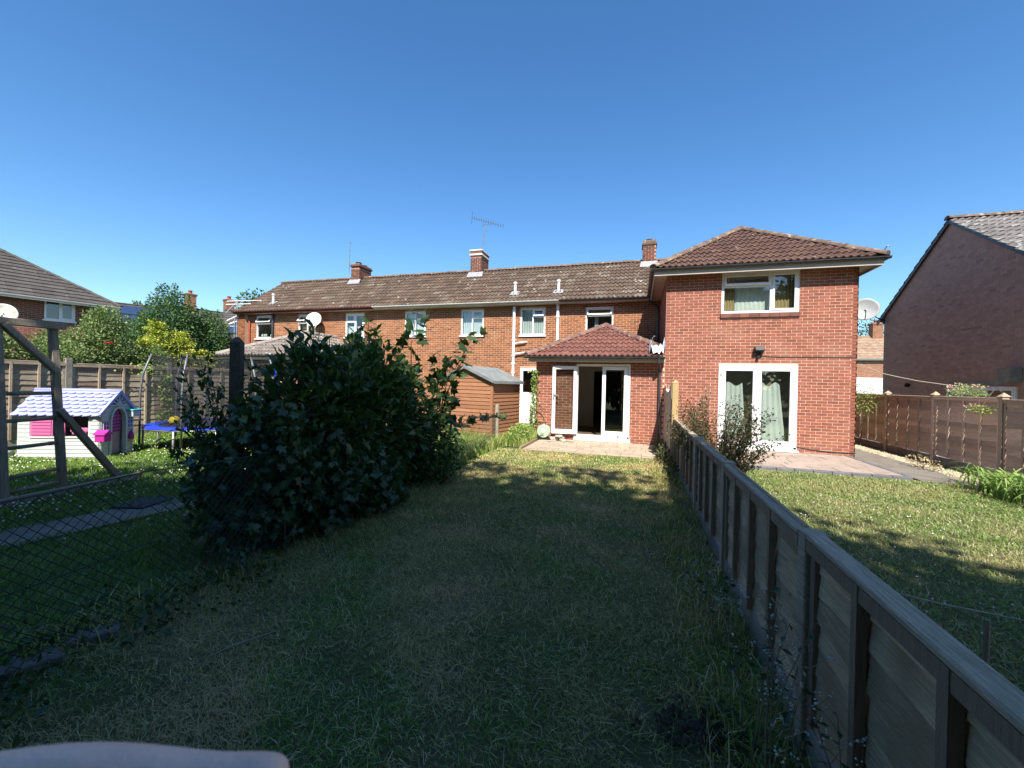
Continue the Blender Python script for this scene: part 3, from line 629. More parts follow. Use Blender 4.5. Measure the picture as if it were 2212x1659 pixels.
MB().box((fd[0]-.03, -.1, fd[2]-.1), (fd[1]+.03, .02, fd[2]-.012), FE).build('threshold', upvc, fr, bev=.005)
def leaf_door(par, M, w_, h, nm='door_leaf', gm=glass):
    f = .095; mb = MB()
    for a, b, c, d in ((0, f, 0, h), (w_-f, w_, 0, h), (f, w_-f, 0, f+.03), (f, w_-f, h-f, h)): mb.box((a, 0, c), (b, .055, d), M)
    l = mb.build(nm, upvc, par, bev=.004)
    MB().box((f, .022, f+.03), (w_-f, .03, h-f), M).build('pane', gm, l)
    return l
hl = fd[3]-fd[2]-.13
leaf_door(fr, FE @ Matrix.Translation((-.94, -.035, fd[2]+.065)), .68, hl)
Mo = FE @ Matrix.Translation((fd[0]+.03, -.05, fd[2]+.065)) @ Matrix.Rotation(rad(-171.5), 4, 'Z')
l = leaf_door(fr, Mo, .69, hl)
MB().box((.62, -.05, .95), (.66, -.002, 1.15), Mo).box((.53, -.06, 1.08), (.64, -.04, 1.1), Mo).box((.62, .057, .95), (.66, .07, 1.15), Mo).box((.50, .07, 1.08), (.64, .09, 1.1), Mo).build('handle', galv, l)
MB().tube([FE @ Vector((-.48, -.05, .19)), FE @ Vector((-.48, -.035, .19))], .022, 10).build('key_cap', blackm, fr)
# room behind the French door
rm = MB(); a, b, yb, zt = -2.7, .6, 3.3, 2.28
for v in ([(a, .11, .1), (b, .11, .1), (b, yb, .1), (a, yb, .1)],): rm.add([FE @ Vector(p) for p in v], [(0, 1, 2, 3)])
rm.build('floor', floorm, hC)
rm = MB()
for v in ([(a, .11, .1), (a, yb, .1), (a, yb, zt), (a, .11, zt)], [(b, .11, .1), (b, yb, .1), (b, yb, zt), (b, .11, zt)], [(a, .11, zt), (b, .11, zt), (b, yb, zt), (a, yb, zt)]): rm.add([FE @ Vector(p) for p in v], [(0, 1, 2, 3)])
for q in rects(a, b, .1, zt, [(-1.5, -.55, .1, 2.1)]): rm.box((q[0], yb, q[2]), (q[1], yb+.1, q[3]), FE)
rm.build('room', roomm, hC)
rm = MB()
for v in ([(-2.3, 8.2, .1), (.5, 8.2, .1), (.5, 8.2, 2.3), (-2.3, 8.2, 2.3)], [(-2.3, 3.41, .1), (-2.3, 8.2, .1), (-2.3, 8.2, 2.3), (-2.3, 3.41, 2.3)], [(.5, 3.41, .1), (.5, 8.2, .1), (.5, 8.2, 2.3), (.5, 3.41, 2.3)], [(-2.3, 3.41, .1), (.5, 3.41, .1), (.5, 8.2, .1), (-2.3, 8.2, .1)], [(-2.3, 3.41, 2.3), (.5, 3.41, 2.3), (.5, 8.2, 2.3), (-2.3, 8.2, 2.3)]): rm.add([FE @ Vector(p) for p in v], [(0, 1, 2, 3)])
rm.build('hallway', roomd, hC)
hip_roof(hC, EXC[0]-.24, XCD+1.2, 11.46, (-1.02, 13.72, 3.5), 2.36, YM, t_red, ridge_r, 0) if False else None
apC = Vector((-1.02, 13.72, 3.5)); b_ = hC.location; x0c, x1c, y0c, zec = EXC[0]-.22, XCD-.03, 11.46, 2.38
E0 = Vector((x0c, y0c, zec)); RBc = Vector((apC.x, YM, apC.z)); hx = XCD-.03; s_ = (apC.z-zec)/((XCD+.55)-apC.x)
# right slope is cut off by the neighbour's side wall
Pr = Vector((hx, y0c+(apC.y-y0c)*((XCD+.55)-hx)/((XCD+.55)-apC.x), zec+s_*((XCD+.55)-hx))); E1 = Vector((hx, y0c, zec)); Bk = Vector((hx, YM, Pr.z))
rf = MB().add([p-b_-ZV*.03 for p in (E0, E1, Pr, apC, RBc, Bk, Vector((x0c, YM, zec)))], [(0, 1, 2, 3), (3, 2, 5, 4), (0, 3, 4, 6)]).build('extension_roof', soffm, hC)
V = Vector((0, apC.y-y0c, apC.z-zec)); l_ = V.length; lp = (Pr.z-zec)/(apC.z-zec)*l_
tiles(hC, rf, E0-V.normalized()*.05, FU, V, [(0, 0), (hx-x0c, 0), (hx-x0c, lp+.05), (apC.x-x0c, l_+.05), (0, .05)], t_red, 300, w=.3, g=.31)
V = Vector((apC.x-x0c, 0, apC.z-zec)); D = YM-y0c; l2 = V.length
tiles(hC, rf, Vector((x0c, YM, zec))-V.normalized()*.05, Vector((0, -1, 0)), V, [(0, 0), (D, 0), (D, .05), (YM-apC.y, l2+.05), (0, l2+.05)], t_red, 0, w=.3, g=.31)
V = Vector((apC.x-hx, 0, apC.z-Pr.z)); l3 = V.length
tiles(hC, rf, Vector((hx, Pr.y, Pr.z)), Vector((0, 1, 0)), V, [(0, 0), (YM-Pr.y, 0), (YM-Pr.y, l3), (apC.y-Pr.y, l3)], t_red, 0, w=.3, g=.31)
up = ZV*.055; ridge(hC, rf, E0+up, apC+up, ridge_r, r=.115); ridge(hC, rf, Pr+up-Vector((.18, -.0, 0)), apC+up, ridge_r, r=.115); ridge(hC, rf, apC+up, RBc+up, ridge_r, r=.115)
T = Matrix.Translation(-b_)
MB().box((x0c+.06, 11.49, 2.24), (XCD-.01, 11.52, 2.36), T).build('fascia', soffm, hC)
MB().box((x0c+.06, 11.52, 2.242), (XCD-.01, YE, 2.258), T).build('soffit', soffm, hC)
gutter(hC, (x0c-.05, 11.41, 2.375), (XCD-.02, 11.41, 2.375), gut_b)
pipe(hC, [(.52, 11.41, 2.34), (.52, 11.41, 2.24), (.56, 11.7, 2.05), (.56, 11.73, 1.9), (.56, 11.73, .05)], .034, gut_b)
# lead valley tray against the neighbour
mb = MB(); V = []; nn = 8
for i in range(nn+1):
    for j in range(5):
        V.append(Vector((.27+.40*i/nn, 11.36+.5*j/4, 2.42+.13*abs(math.sin(i*1.3+j*.8))*(.4+.6*i/nn)+(.18 if i in (nn, 1) else 0)+.24*j/4))-b_)
mb.add(V, [(i*5+j, (i+1)*5+j, (i+1)*5+j+1, i*5+j+1) for i in range(nn) for j in range(4)]).build('lead_tray', lead_w, hC)
MB().tube([Vector(p)-b_ for p in ((.33, 11.62, 2.7), (.35, 11.6, 2.8), (.36, 11.59, 2.9), (.39, 11.58, 2.94), (.41, 11.58, 2.92))], .012, 6).build('hip_iron', steel_d, hC)
MB().box((-1.5, -.012, .02), (-1.22, 0, .1), FE).box((-.75, -.012, .02), (-.3, 0, .1), FE).build('vent', gut_r, hC)
# house D: two-storey extension
hD = thing('terraced_house', 'end brick house with two-storey extension, dark hipped tile roof and white patio doors', 'house', (2.84, YE, 0))
bD = hD.location; T = Matrix.Translation(-bD); FD = frame(FU, -FN, ZV, Vector((0, YE, 0))-bD)
winD = (2.03, 3.77, 3.52, 4.56); dD = (2.0, 3.77, .12, 2.2)
brick_wall(hD, (XCD, YE, 0), FU, FN, XDR-XCD, 4.6, [(winD[0]-XCD, winD[1]-XCD, winD[2]-.12, winD[3]), (dD[0]-XCD, dD[1]-XCD, dD[2]-.04, dD[3])], br_red, mortar_red, 300, lambda p: p.z > 1.2)
brick_wall(hD, (XCD, 20.2, 0), Vector((0, -1, 0)), -FU, 20.2-YE, 4.6, [], br_red, mortar_red, 0)
brick_wall(hD, (XDR, YE, 0), Vector((0, 1, 0)), FU, 20.2-YE, 4.6, [], br_red, mortar_red, 0)
MB().box((XCD, 20.1, 0), (XDR, 20.2, 4.6), T).build('wall', br_red, hD)
w = window(hD, (0, YE, 0), FU, FN, *winD, [(0, .66, 0, .68, 0), (.66, 1, 0, 1, 1), (0, .66, .68, 1, ('top', -10))], room=2.2, fw=.06, roommat=roomm, glassm=glass)
drape(w, FD, 2.1, 2.36, 3.55, 4.5, .2, curt_t, .02, 4); drape(w, FD, 3.25, 3.7, 3.55, 4.5, .22, curt_t, .02, 6); drape(w, FD, 2.38, 3.2, 3.55, 4.22, .24, mat('net_curtain', (.78, .78, .74), (.72, .72, .68), 4, .9), .012, 8, nm='net_curtain')
for i in range(8): MB().box((winD[0]-.02+i*.222, -.05, winD[2]-.11), (winD[0]-.02+i*.222+.215, .05, winD[2]-.005), FD).build('sill_tile', t_red, w)
mb = MB()
for a, b, c, d in ((dD[0], dD[0]+.07, dD[2], dD[3]), (dD[1]-.07, dD[1], dD[2], dD[3]), (dD[0]+.07, dD[1]-.07, dD[3]-.05, dD[3]), (dD[0]-.01, dD[1]+.01, dD[2]-.04, dD[2]+.06)): mb.box((a, -.02, c), (b, .07, d), FD)
fr = mb.build('door_frame', upvc, hD, bev=.004)
MB().box((dD[0]-.03, -.1, dD[2]-.06), (dD[1]+.03, .02, dD[2]-.012), FD).build('threshold', upvc, fr, bev=.005)
wl = (dD[1]-dD[0]-.14)/2; hl = dD[3]-dD[2]-.12
leaf_door(fr, FD @ Matrix.Translation((dD[0]+.07, -.035, dD[2]+.065)), wl-.003, hl); l = leaf_door(fr, FD @ Matrix.Translation((dD[0]+.07+wl, -.035, dD[2]+.065)), wl, hl)
MB().box((2.82, -.1, 1.1), (2.86, -.036, 1.28), FD).box((2.74, -.11, 1.2), (2.86, -.09, 1.22), FD).build('handle', upvc, l)
MB().tube([FD @ Vector((3.42, -.05, .26)), FD @ Vector((3.42, -.035, .26))], .022, 10).build('key_cap', blackm, l)
for zz in (.35, 1.95): MB().box((dD[1]-.075, -.055, zz), (dD[1]-.045, -.022, zz+.11), FD).box((dD[0]+.045, -.055, zz), (dD[0]+.075, -.022, zz+.11), FD).build('hinge', upvc, fr)
drape(fr, FD, 2.16, 2.66, .3, 1.72, .16, curt, .018, 4, top=lambda s: .05*math.sin(s*7), inset=lambda t: (0, .86+.2*t))
drape(fr, FD, 3.0, 3.5, .28, 1.74, .16, curt, .018, 4, top=lambda s: .06*math.cos(s*8)-.03*s, inset=lambda t: (0, .86+.3*t))
rm = MB(); a, b, yb, zt = 1.0, 4.7, 3.0, 2.35
for v in ([(a, .11, .1), (b, .11, .1), (b, yb, .1), (a, yb, .1)], [(a, .11, .1), (a, yb, .1), (a, yb, zt), (a, .11, zt)], [(b, .11, .1), (b, yb, .1), (b, yb, zt), (b, .11, zt)], [(a, .11, zt), (b, .11, zt), (b, yb, zt), (a, yb, zt)], [(a, yb, .1), (b, yb, .1), (b, yb, zt), (a, yb, zt)]): rm.add([FD @ Vector(p) for p in v], [(0, 1, 2, 3)])
rm.build('room', roomm, hD)
hip_roof(hD, XCD-.36, XDR+.36, YE-.36, (2.84, 13.9, 6.36), 4.68, 17.6, t_dkr, ridge_m, 300, rr=.115, filt=None)
rfm = MB().prism([Vector((XCD+.31, EY+.1, EZ-.02))-bD, Vector((XCD+.31, YR, ZR-.02))-bD, Vector((XCD+.31, 2*YR-EY, EZ-.02))-bD], (XDR-XCD-.3, 0, 0)).build('main_roof', soffm, hD)
tiles(hD, rfm, (XDR, 2*YR-EY+.05, EZ-.04), -FU, Vector((0, -RV.y, RV.z)), [(0, 0), (XDR-XCD-.3, 0), (XDR-XCD-.3, RL), (0, RL)], t_brn, 0)
tiles(hD, rfm, (XCD+.31, EY-.05, EZ-.04), FU, RV, [(0, 0), (XDR-XCD-.3, 0), (XDR-XCD-.3, RL), (0, RL)], t_brn, 0)
ridge(hD, rfm, (XCD+.31, YR, ZR+.06), (XDR, YR, ZR+.06), ridge_m)
x0, x1, y0 = XCD-.33, XDR+.33, YE-.33
MB().box((x0, y0, 4.5), (x1, y0+.025, 4.66), T).box((x1-.025, y0+.025, 4.5), (x1, YM+1, 4.66), T).box((x0, y0+.025, 4.5), (x0+.025, YM-.3, 4.66), T).build('fascia', soffm, hD)
MB().box((x0+.026, y0+.026, 4.56), (x1-.026, YE, 4.575), T).box((x0+.026, YE, 4.56), (XCD, YM-.3, 4.575), T).box((XDR, YE, 4.56), (x1-.026, YM+1, 4.575), T).build('soffit', soffm, hD)
gutter(hD, (x0-.07, y0-.06, 4.67), (x1+.1, y0-.06, 4.67), gut_b); gutter(hD, (x0-.06, y0-.06, 4.67), (x0-.06, YM-.25, 4.67), gut_b); gutter(hD, (x1+.06, y0-.06, 4.67), (x1+.06, YM+1, 4.67), gut_b)
pipe(hD, [(x0-.05, 14.7, 4.63), (x0-.05, 14.7, 4.5), (XCD-.06, 14.9, 4.3), (XCD-.06, 15.05, 4.2), (XCD-.06, 15.05, 2.3)], .034, gut_b)
MB().tube([Vector(p)-bD for p in ((x1+.0, y0+.05, 4.75), (x1+.02, y0+.04, 4.85), (x1+.05, y0, 4.92), (x1+.09, y0, 4.93), (x1+.1, y0, 4.9))], .012, 6).build('hip_iron', steel_d, hD)
# floodlight and cable
fl = thing('floodlight', 'black wall floodlight above the white patio doors', 'light', (2.9, YE, 2.45))
MB().box((-.11, -.2, .05), (.11, -.04, .17), Matrix.Rotation(rad(-18), 4, 'X')).build('lamp_housing', blackm, fl, bev=.012)
MB().box((-.04, -.06, -.03), (.04, 0, .08)).build('bracket', blackm, fl); MB().lathe([(.02, -.09), (.035, -.07), (.035, -.03), (.02, -.02)], 10, Matrix.Translation((-.02, -.07, 0))).build('motion_sensor', blackm, fl)
tag(MB().tube([(2.95, YE-.012, 2.43), (3.3, YE-.012, 2.41), (4.0, YE-.012, 2.405), (4.99, YE-.012, 2.40)], .008, 6).build('wall_cable', blackm), 'thin black cable clipped along the brick from floodlight to corner', 'cable')
tag(MB().tube([(3.75, YE-.012, .2), (4.1, YE-.012, .15), (4.5, YE-.012, .12), (5.0, YE-.012, .13)], .012, 6).build('low_cable', blackm), 'black cable along the foot of the wall beside patio doors', 'cable')
# ------------------------------------------------------------------ right neighbour (gable end in shade)
XG = 8.8; gy1, gyr, gzr, gze = 18.9, 15.5, 6.72, 4.42; gy0 = 2*gyr-gy1
hR = thing('detached_house', 'brown brick house with shaded gable end and lichen-pale tiles behind brown fence', 'house', (XG, gyr, 0))
bR = hR.location; L = gy1-gy0; ps = (gzr-gze)/(gy1-gyr)
brick_wall(hR, (XG, gy1, 0), Vector((0, -1, 0)), Vector((-1, 0, 0)), L, gzr, [], br_brn, mortar_dark, 300, lambda p: p.z > 2.0 and p.y > 13.2, poly=[(0, 0), (L, 0), (L, gze), (L/2, gzr), (0, gze)], span=lambda z: (0, L) if z < gze else ((z-gze)/ps, L-(z-gze)/ps), prot=.003)
T = Matrix.Translation(-bR)
MB().box((XG+.1, gy0, 0), (XG+8, gy0+.1, gze), T).box((XG+.1, gy1-.1, 0), (XG+8, gy1, gze), T).box((XG+8, gy0, 0), (XG+8.1, gy1, gze), T).build('wall', br_brn, hR)
rf = MB().prism([Vector((XG+.11, gy0-.3, gze-.3*ps))-bR, Vector((XG+.11, gyr, gzr))-bR, Vector((XG+.11, gy1+.3, gze-.3*ps))-bR], (8.1, 0, 0)).build('roof', gut_b, hR)
V = Vector((0, gyr-gy0+.3, gzr-gze+.3*ps)); l_ = V.length
tiles(hR, rf, (XG-.1, gy0-.3, gze-.3*ps), FU, V, [(0, 0), (8.3, 0), (8.3, l_), (0, l_)], t_lch, 300, filt=lambda p: p.z > 5.0 and p.x < 14)
tiles(hR, rf, (XG+8.2, gy1+.3, gze-.3*ps), -FU, Vector((0, -V.y, V.z)), [(0, 0), (8.3, 0), (8.3, l_), (0, l_)], t_lch, 0)
ridge(hR, rf, (XG-.1, gyr, gzr+.07), (XG+8.2, gyr, gzr+.07), ridge_m)
MB().bar(Vector((XG-.07, gy1+.34, gze-.34*ps-.02))-bR, Vector((XG-.07, gyr, gzr-.02))-bR, .03, .09).bar(Vector((XG-.07, gy0-.34, gze-.34*ps-.02))-bR, Vector((XG-.07, gyr, gzr-.02))-bR, .03, .09).build('barge_board', gut_b, hR)
wu = [onX(Cp(c5, *q), XG) for q in ((1560, 1540), (2160, 1545))]
window(hR, (XG, gy1, 0), Vector((0, -1, 0)), Vector((-1, 0, 0)), gy1-wu[0].y, gy1-wu[1].y, .75, 1.8, [(0, .62, 0, 1, 0), (.62, 1, 0, 1, 1)], room=0, set_=-.03)
MB().box((XG-.02, wu[0].y-1.9, 1.85), (XG-.005, wu[0].y, 1.95), T).build('lintel', conc, hR)
MB().box((XG-.25, 13.0, 1.9), (XG-.02, 13.35, 2.25), T).build('meter_box', conc, hR)
MB().lathe([(.06, 0), (.07, .1), (.03, .12)], 10, T @ Matrix.Translation((XG-.02, 17.3, 1.85)) @ Matrix.Rotation(rad(-90), 4, 'Y')).build('wall_vent', blackm, hR)
dish(None, (7.95, 18.35, 4.62), .42, (-.35, -1, .25), dishm, (8.72, 18.75, 4.25), 'satellite_dish', 'large grey satellite dish by the gable end corner against the sky')
# washing line
pts = [Vector(onY(Cp(c5, *q), 13.9-.0*i)) for i, q in enumerate(((800, 1352), (1000, 1432), (1150, 1465), (1300, 1495), (1550, 1530), (1900, 1552), (2212, 1560)))]
pts = [Vector((5.0, 13.9, pts[0].z+.05))]+pts
tag(MB().tube(pts, .01, 6).build('washing_line', ropem), 'pale washing line sagging across in front of the gable end', 'line')
# house seen through the gap, with trees and van
def simple_house(name, label, loc, rz, w_, d_, ze, zr, bm_, tm, hip=0, wins=(), chim=(), group=None, sides=True, tg=.33, oh=.3, gm=gut_b):
    """box house: local x along the front (front faces -y), ridge along x"""
    th = thing(name, label, 'house', loc, rz, group); W2 = w_/2
    f0 = thing_local = th
    loc0 = th.location.copy(); th.location = (0, 0, 0)
    holes = [(a+W2, b+W2, c, d) for a, b, c, d in wins]
    brick_wall(th, (-W2, 0, 0), FU, FN, w_, ze, holes, bm_, mortar, 0)
    brick_wall(th, (W2, 0, 0), Vector((0, 1, 0)), FU, d_, ze if hip else zr, [], bm_, mortar, 0, **({} if hip else dict(poly=[(0, 0), (d_, 0), (d_, ze), (d_/2, zr), (0, ze)], span=lambda z: (0, d_) if z < ze else ((z-ze)/(zr-ze)*d_/2, d_-(z-ze)/(zr-ze)*d_/2))))
    brick_wall(th, (-W2, d_, 0), Vector((0, -1, 0)), -FU, d_, ze if hip else zr, [], bm_, mortar, 0, **({} if hip else dict(poly=[(0, 0), (d_, 0), (d_, ze), (d_/2, zr), (0, ze)], span=lambda z: (0, d_) if z < ze else ((z-ze)/(zr-ze)*d_/2, d_-(z-ze)/(zr-ze)*d_/2))))
    MB().box((-W2, d_-.1, 0), (W2, d_, ze)).build('wall', bm_, th)
    s = (zr-ze)/(d_/2); e0 = ze-oh*s; x0, x1, y0, y1 = -W2-oh*(1 if hip else .4), W2+oh*(1 if hip else .4), -oh, d_+oh; h = hip+oh if hip else 0
    A, B, Cc, D_ = Vector((x0, y0, e0)), Vector((x1, y0, e0)), Vector((x1, y1, e0)), Vector((x0, y1, e0)); R0, R1 = Vector((x0+h, d_/2, zr)), Vector((x1-h, d_/2, zr)); dz = Vector((0, 0, -.03))
    rf = MB().add([p+dz for p in (A, B, Cc, D_, R0, R1)], [(0, 1, 5, 4), (2, 3, 4, 5), (1, 2, 5), (3, 0, 4), (0, 3, 2, 1)]).build('roof', gut_b, th)
    l_ = (Vector((0, d_/2, zr))-Vector((0, y0, e0))).length; LX = x1-x0
    tiles(th, rf, A, FU, Vector((0, d_/2-y0, zr-e0)), [(0, 0), (LX, 0), (LX-h, l_), (h, l_)], tm, 0, g=tg, prof='flat')
    tiles(th, rf, Cc, -FU, Vector((0, y0-d_/2, zr-e0)), [(0, 0), (LX, 0), (LX-h, l_), (h, l_)], tm, 0, g=tg, prof='flat')
    if hip:
        DY = y1-y0; lh = math.hypot(h, zr-e0)
        tiles(th, rf, B, Vector((0, 1, 0)), Vector((-h, 0, zr-e0)), [(0, 0), (DY, 0), (DY/2, lh)], tm, 0, g=tg, prof='flat')
        tiles(th, rf, D_, Vector((0, -1, 0)), Vector((h, 0, zr-e0)), [(0, 0), (DY, 0), (DY/2, lh)], tm, 0, g=tg, prof='flat')
        for p, q in ((A, R0), (B, R1), (Cc, R1), (D_, R0)): ridge(th, rf, p+ZV*.05, q+ZV*.05, tm, r=.09)
    ridge(th, rf, R0+ZV*.05, R1+ZV*.05, tm, r=.1)
    MB().box((x0+.04, y0+.03, e0-.12), (x1-.04, y0+.06, e0+.03)).build('fascia', upvc, th); gutter(th, (x0, y0-.02, e0), (x1, y0-.02, e0), gm)
    for a, b, c, d in wins: window(th, (0, 0, 0), FU, FN, a, b, c, d, [(0, .5, 0, 1, 0), (.5, 1, 0, 1, 1)], sill=.06, room=1.0, set_=.0)
    for cx, wx, wy, z1, z0_ in chim: chimney(th, cx, d_/2, wx, wy, z0_, z1, [(.04, .08, bm_), (.07, .08, bm_), (.04, .05, conc)], bm_, mortar, [(0, 0, .14, .3, pipe_r)], conc)
    th.location = loc0; return th
p = onY((1880, 785), 45.)
simple_house('distant_house', 'distant orange brick house with brown tiles seen between the extension and gable', (p.x+1.5, 45, 0), 0, 14, 7, 4.7, 6.9, br_far, mat('tile_tan', (.36, .25, .17), (.27, .18, .12), 3, .92, .4, 60, .15), chim=((onY((1891, 740), 48.5).x-p.x-1.5, .8, .8, 8.0, 6.2),), gm=upvc_d)
# ------------------------------------------------------------------ left neighbour with hipped grey roof
tipL = Vector((-22.2, 12.63)); dirL = Vector((.264, .965)); nL = Vector((.965, -.264))
rzL = math.atan2(dirL.y, dirL.x); wL = 9.0
mid = tipL-dirL*(.4+wL/2)-nL*.4
def lp(P, off=.4):   # pixel on the left house front wall -> local (x,z)
    d = ray(P); p0 = Vector((tipL.x, tipL.y))-nL*off; t = (p0.x*nL.x+p0.y*nL.y)/(d[0]*nL.x+d[1]*nL.y); q = d*t
    return (Vector((q[0], q[1]))-mid).dot(dirL), CAMH+q[2]
a, za = lp(Cp(l1, 385, 560)); b, zb = lp(Cp(l1, 645, 765))
simple_house('detached_house', 'red brick house with dark grey hipped roof beyond the left garden fence', (mid.x, mid.y, 0), rzL, wL, 8.0, 4.86, 7.6, mat('brick_left', (.27, .10, .075), (.21, .08, .058), 5, .9, .4, 80, .18), t_gry, hip=3.9, wins=((a, b, zb+.05, min(za, 4.7)), (a-3.4, a-2.0, zb+.05, 4.7)), tg=.3, oh=.42, gm=upvc)
dl = onX(Cp(l1, 30, 680), -21.3)
dish(None, dl, .34, (.9, -.5, .2), dishw, (dl.x-.55, dl.y+.1, dl.z-.15), 'satellite_dish', 'small pale satellite dish on the hipped-roof house behind swing frame')
# ------------------------------------------------------------------ far houses, solar roof, scaffold
pa = ray((411, 640)); pa = pa/math.hypot(pa[0], pa[1]); pb = ray((495, 640)); pb = pb/math.hypot(pb[0], pb[1])
q0 = Vector((pa[0]*46, pa[1]*46)); q1 = Vector((pb[0]*47, pb[1]*47)); qd = (q1-q0).normalized(); qa = math.atan2(qd.y, qd.x); qm = (q0+q1)/2
qn = Vector((qd.y, -qd.x)); hd = (q1-q0).length/2
hf = simple_house('distant_house', 'distant brick house with two tall chimneys behind the rounded green tree', (qm.x+qn.x*3.5, qm.y+qn.y*3.5, 0), qa, hd*2+2.2, 7.0, 5.0, 7.45, br_far, t_gry, chim=((-hd, .72, .6, 8.55, 6.8), (hd, .72, .6, 8.6, 6.8)), wins=((-1, .2, 3.2, 4.5),))
ps_ = ray((338, 665)); ps_ = ps_/math.hypot(ps_[0], ps_[1])*41
hs = simple_house('distant_house', 'distant house with solar panels on its roof and white-trimmed dormer gable', (ps_[0], ps_[1], 0), qa-.25, 7, 6.0, 4.9, 7.0, br_far, t_gry, wins=((-1.2, 0, 3.2, 4.4),))
for i in range(4):
    for j in range(2):
        M = Matrix.Translation((-3.3+i*1.3, .25+j*1.15, 5.22+j*.805)) @ Matrix.Rotation(math.atan2(2.1, 3.0), 4, 'X')
        MB().box((0, 0, .06), (1.25, 1.3, .1), M).build('solar_panel', solar, hs)
dm = MB().prism([(1.4, -1.0, 4.3), (3.0, -1.0, 4.3), (2.2, -1.0, 5.7)], (0, 2.5, 0)).build('dormer_gable', br_far, hs)
MB().bar((1.2, -1.05, 4.15), (2.2, -1.05, 5.8), .06, .2).bar((3.2, -1.05, 4.15), (2.2, -1.05, 5.8), .06, .2).build('barge_board', upvc, dm)
MB().prism([(1.1, -1.08, 4.1), (2.2, -1.08, 5.9), (2.2, -1.08, 6.0), (1.0, -1.08, 4.15)], (0, 3, 0)).prism([(3.3, -1.08, 4.1), (2.2, -1.08, 5.9), (2.2, -1.08, 6.0), (3.4, -1.08, 4.15)], (0, 3, 0)).build('dormer_roof', t_gry, dm)
# house with lean-to beside the terrace end, and its scaffold poles
pe = ray((520, 690)); pe = pe/math.hypot(pe[0], pe[1])*34
he = simple_house('distant_house', 'distant grey-roofed house just beyond the terrace end with scaffold poles', (pe[0]+.3, pe[1], 0), .5, 4.6, 6.0, 4.3, 6.5, br_far, t_gry)
MB().box((-1.2, 0, .06), (2.2, 1.6, .1), Matrix.Translation((0, .2, 4.5)) @ Matrix.Rotation(math.atan2(2.1, 3), 4, 'X')).build('roof_window', solar, he)
def pd(P, d): v = ray(P); v = v/np.linalg.norm(v)*d; return Vector((v[0], v[1], CAMH+v[2]))
sc = thing('scaffold', 'pale scaffold poles above the grey roof beyond the terrace end', 'scaffold', (pe[0], pe[1], 0)); D = 24.; bs = sc.location
for P, Q in (((490, 651), (565, 649)), ((488, 658), (560, 656)), ((488, 676), (516, 649)), ((490, 693), (575, 652)), ((492, 701), (530, 688)), ((485, 705), (522, 705))):
    MB().tube([pd(P, D)-bs, pd(Q, D)-bs], .024, 6).build('pole', galv, sc)
for x_, y0_ in ((513, 648), (507, 686)):
    p = pd((x_, y0_), D); MB().tube([p-bs, Vector((p.x, p.y, 0))-bs], .028, 6).build('standard', galv, sc)
# ------------------------------------------------------------------ ground
def sheet(name, poly, z, m, off=None):
    o = struct(MB().add([(x, y, z) for x, y in poly], [tuple(range(len(poly)))]).build(name, m)); return o
sheet('ground', [(-900, -900), (900, -900), (900, 900), (-900, 900)], -.03, field_m)
sheet('lawn', [(-3.1, -4), (.7, -4), (.7, 9.6), (-3.2, 9.6)], 0, lawn_m)
sheet('lawn', [(-12.5, -4), (-3.1, -4), (-3.2, 15.2), (-12.5, 15.2)], -.004, lawn_g)
sheet('lawn', [(.8, -4), (6.6, -4), (6.6, 9.45), (.8, 9.45)], -.004, lawn_m)
sheet('soil_strip', [(.7, 4.4), (.7, 11.8), (.5, 11.8), (.5, 9.4), (.42, 8.6), (.45, 7.4), (.55, 6.2), (.6, 5.2)], .006, soil)
sheet('soil_bed', [(5.55, 4), (6.6, 4), (6.6, 15.5), (5.95, 15.5), (5.9, 9.3)], .004, soil)
sheet('path', [(4.95, 15.5), (4.95, 9.3), (5.5, 8.7), (5.9, 9.2), (5.92, 15.5)], .012, conc_p)
def paving(name, poly, m, rot, z, jm, rowh, ws, yline=None):
    xs = [p[0] for p in poly]; ys = [p[1] for p in poly]
    base = struct(MB().prism([(x, y, z-.08) for x, y in poly], (0, 0, .07)).build(name, jm))
    v = min(ys); j = 0
    def inside(x, y):
        n = len(poly); c = False
        for i in range(n):
            (xa, ya), (xb, yb) = poly[i], poly[(i+1) % n]
            if (ya > y) != (yb > y) and x < (xb-xa)*(y-ya)/(yb-ya)+xa: c = not c
        return c
    while v < max(ys)-.04:
        h = rowh[j % len(rowh)]; u = min(xs)-random.random()*.2
        while u < max(xs):
            w = random.choice(ws); a = max(u, min(xs)); b = min(u+w, max(xs)); t = min(v+h, max(ys))
            if b-a > .05 and all(inside(min(max(x, min(xs)+.02), max(xs)-.02), min(max(y, min(ys)+.02), max(ys)-.02)) or True for x in (a, b) for y in (v, t)):
                g = .006; MB().box((a+g, v+g, z-.03), (b-g, t-g, z+random.uniform(.0, .004))).build('paving_slab', m, base, bev=.004)
            u += w
        v += h; j += 1
    return base
paving('patio', [(-2.62, 9.6), (.5, 9.6), (.5, 11.79), (-2.62, 11.79)], pave, 0, .03, joint, (.24, .3, .2, .3), (.3, .36, .45, .24))
paving('patio', [(1.1, 9.42), (4.78, 9.42), (4.78, 11.79), (1.1, 11.79)], pave2, 0, .05, joint, (.45, .3, .45, .3), (.3, .45, .6, .6))
pD = [o for o in bpy.data.objects if o.name.startswith('patio.')][0]
for i in range(12): (MB().box((1.1+i*.31, 9.28, -.05), (1.1+i*.31+.3, 9.415, .062)).build('kerb', kerbm, pD, bev=.006))
for i in range(8): (MB().box((4.785, 9.42+i*.298, -.05), (4.88, 9.42+i*.298+.29, .058)).build('kerb', kerbm, pD, bev=.006))
struct(MB().bar((-2.67, 9.62, .02), (-2.69, 11.78, .02), .06, .1).build('patio_edge', w_bat))
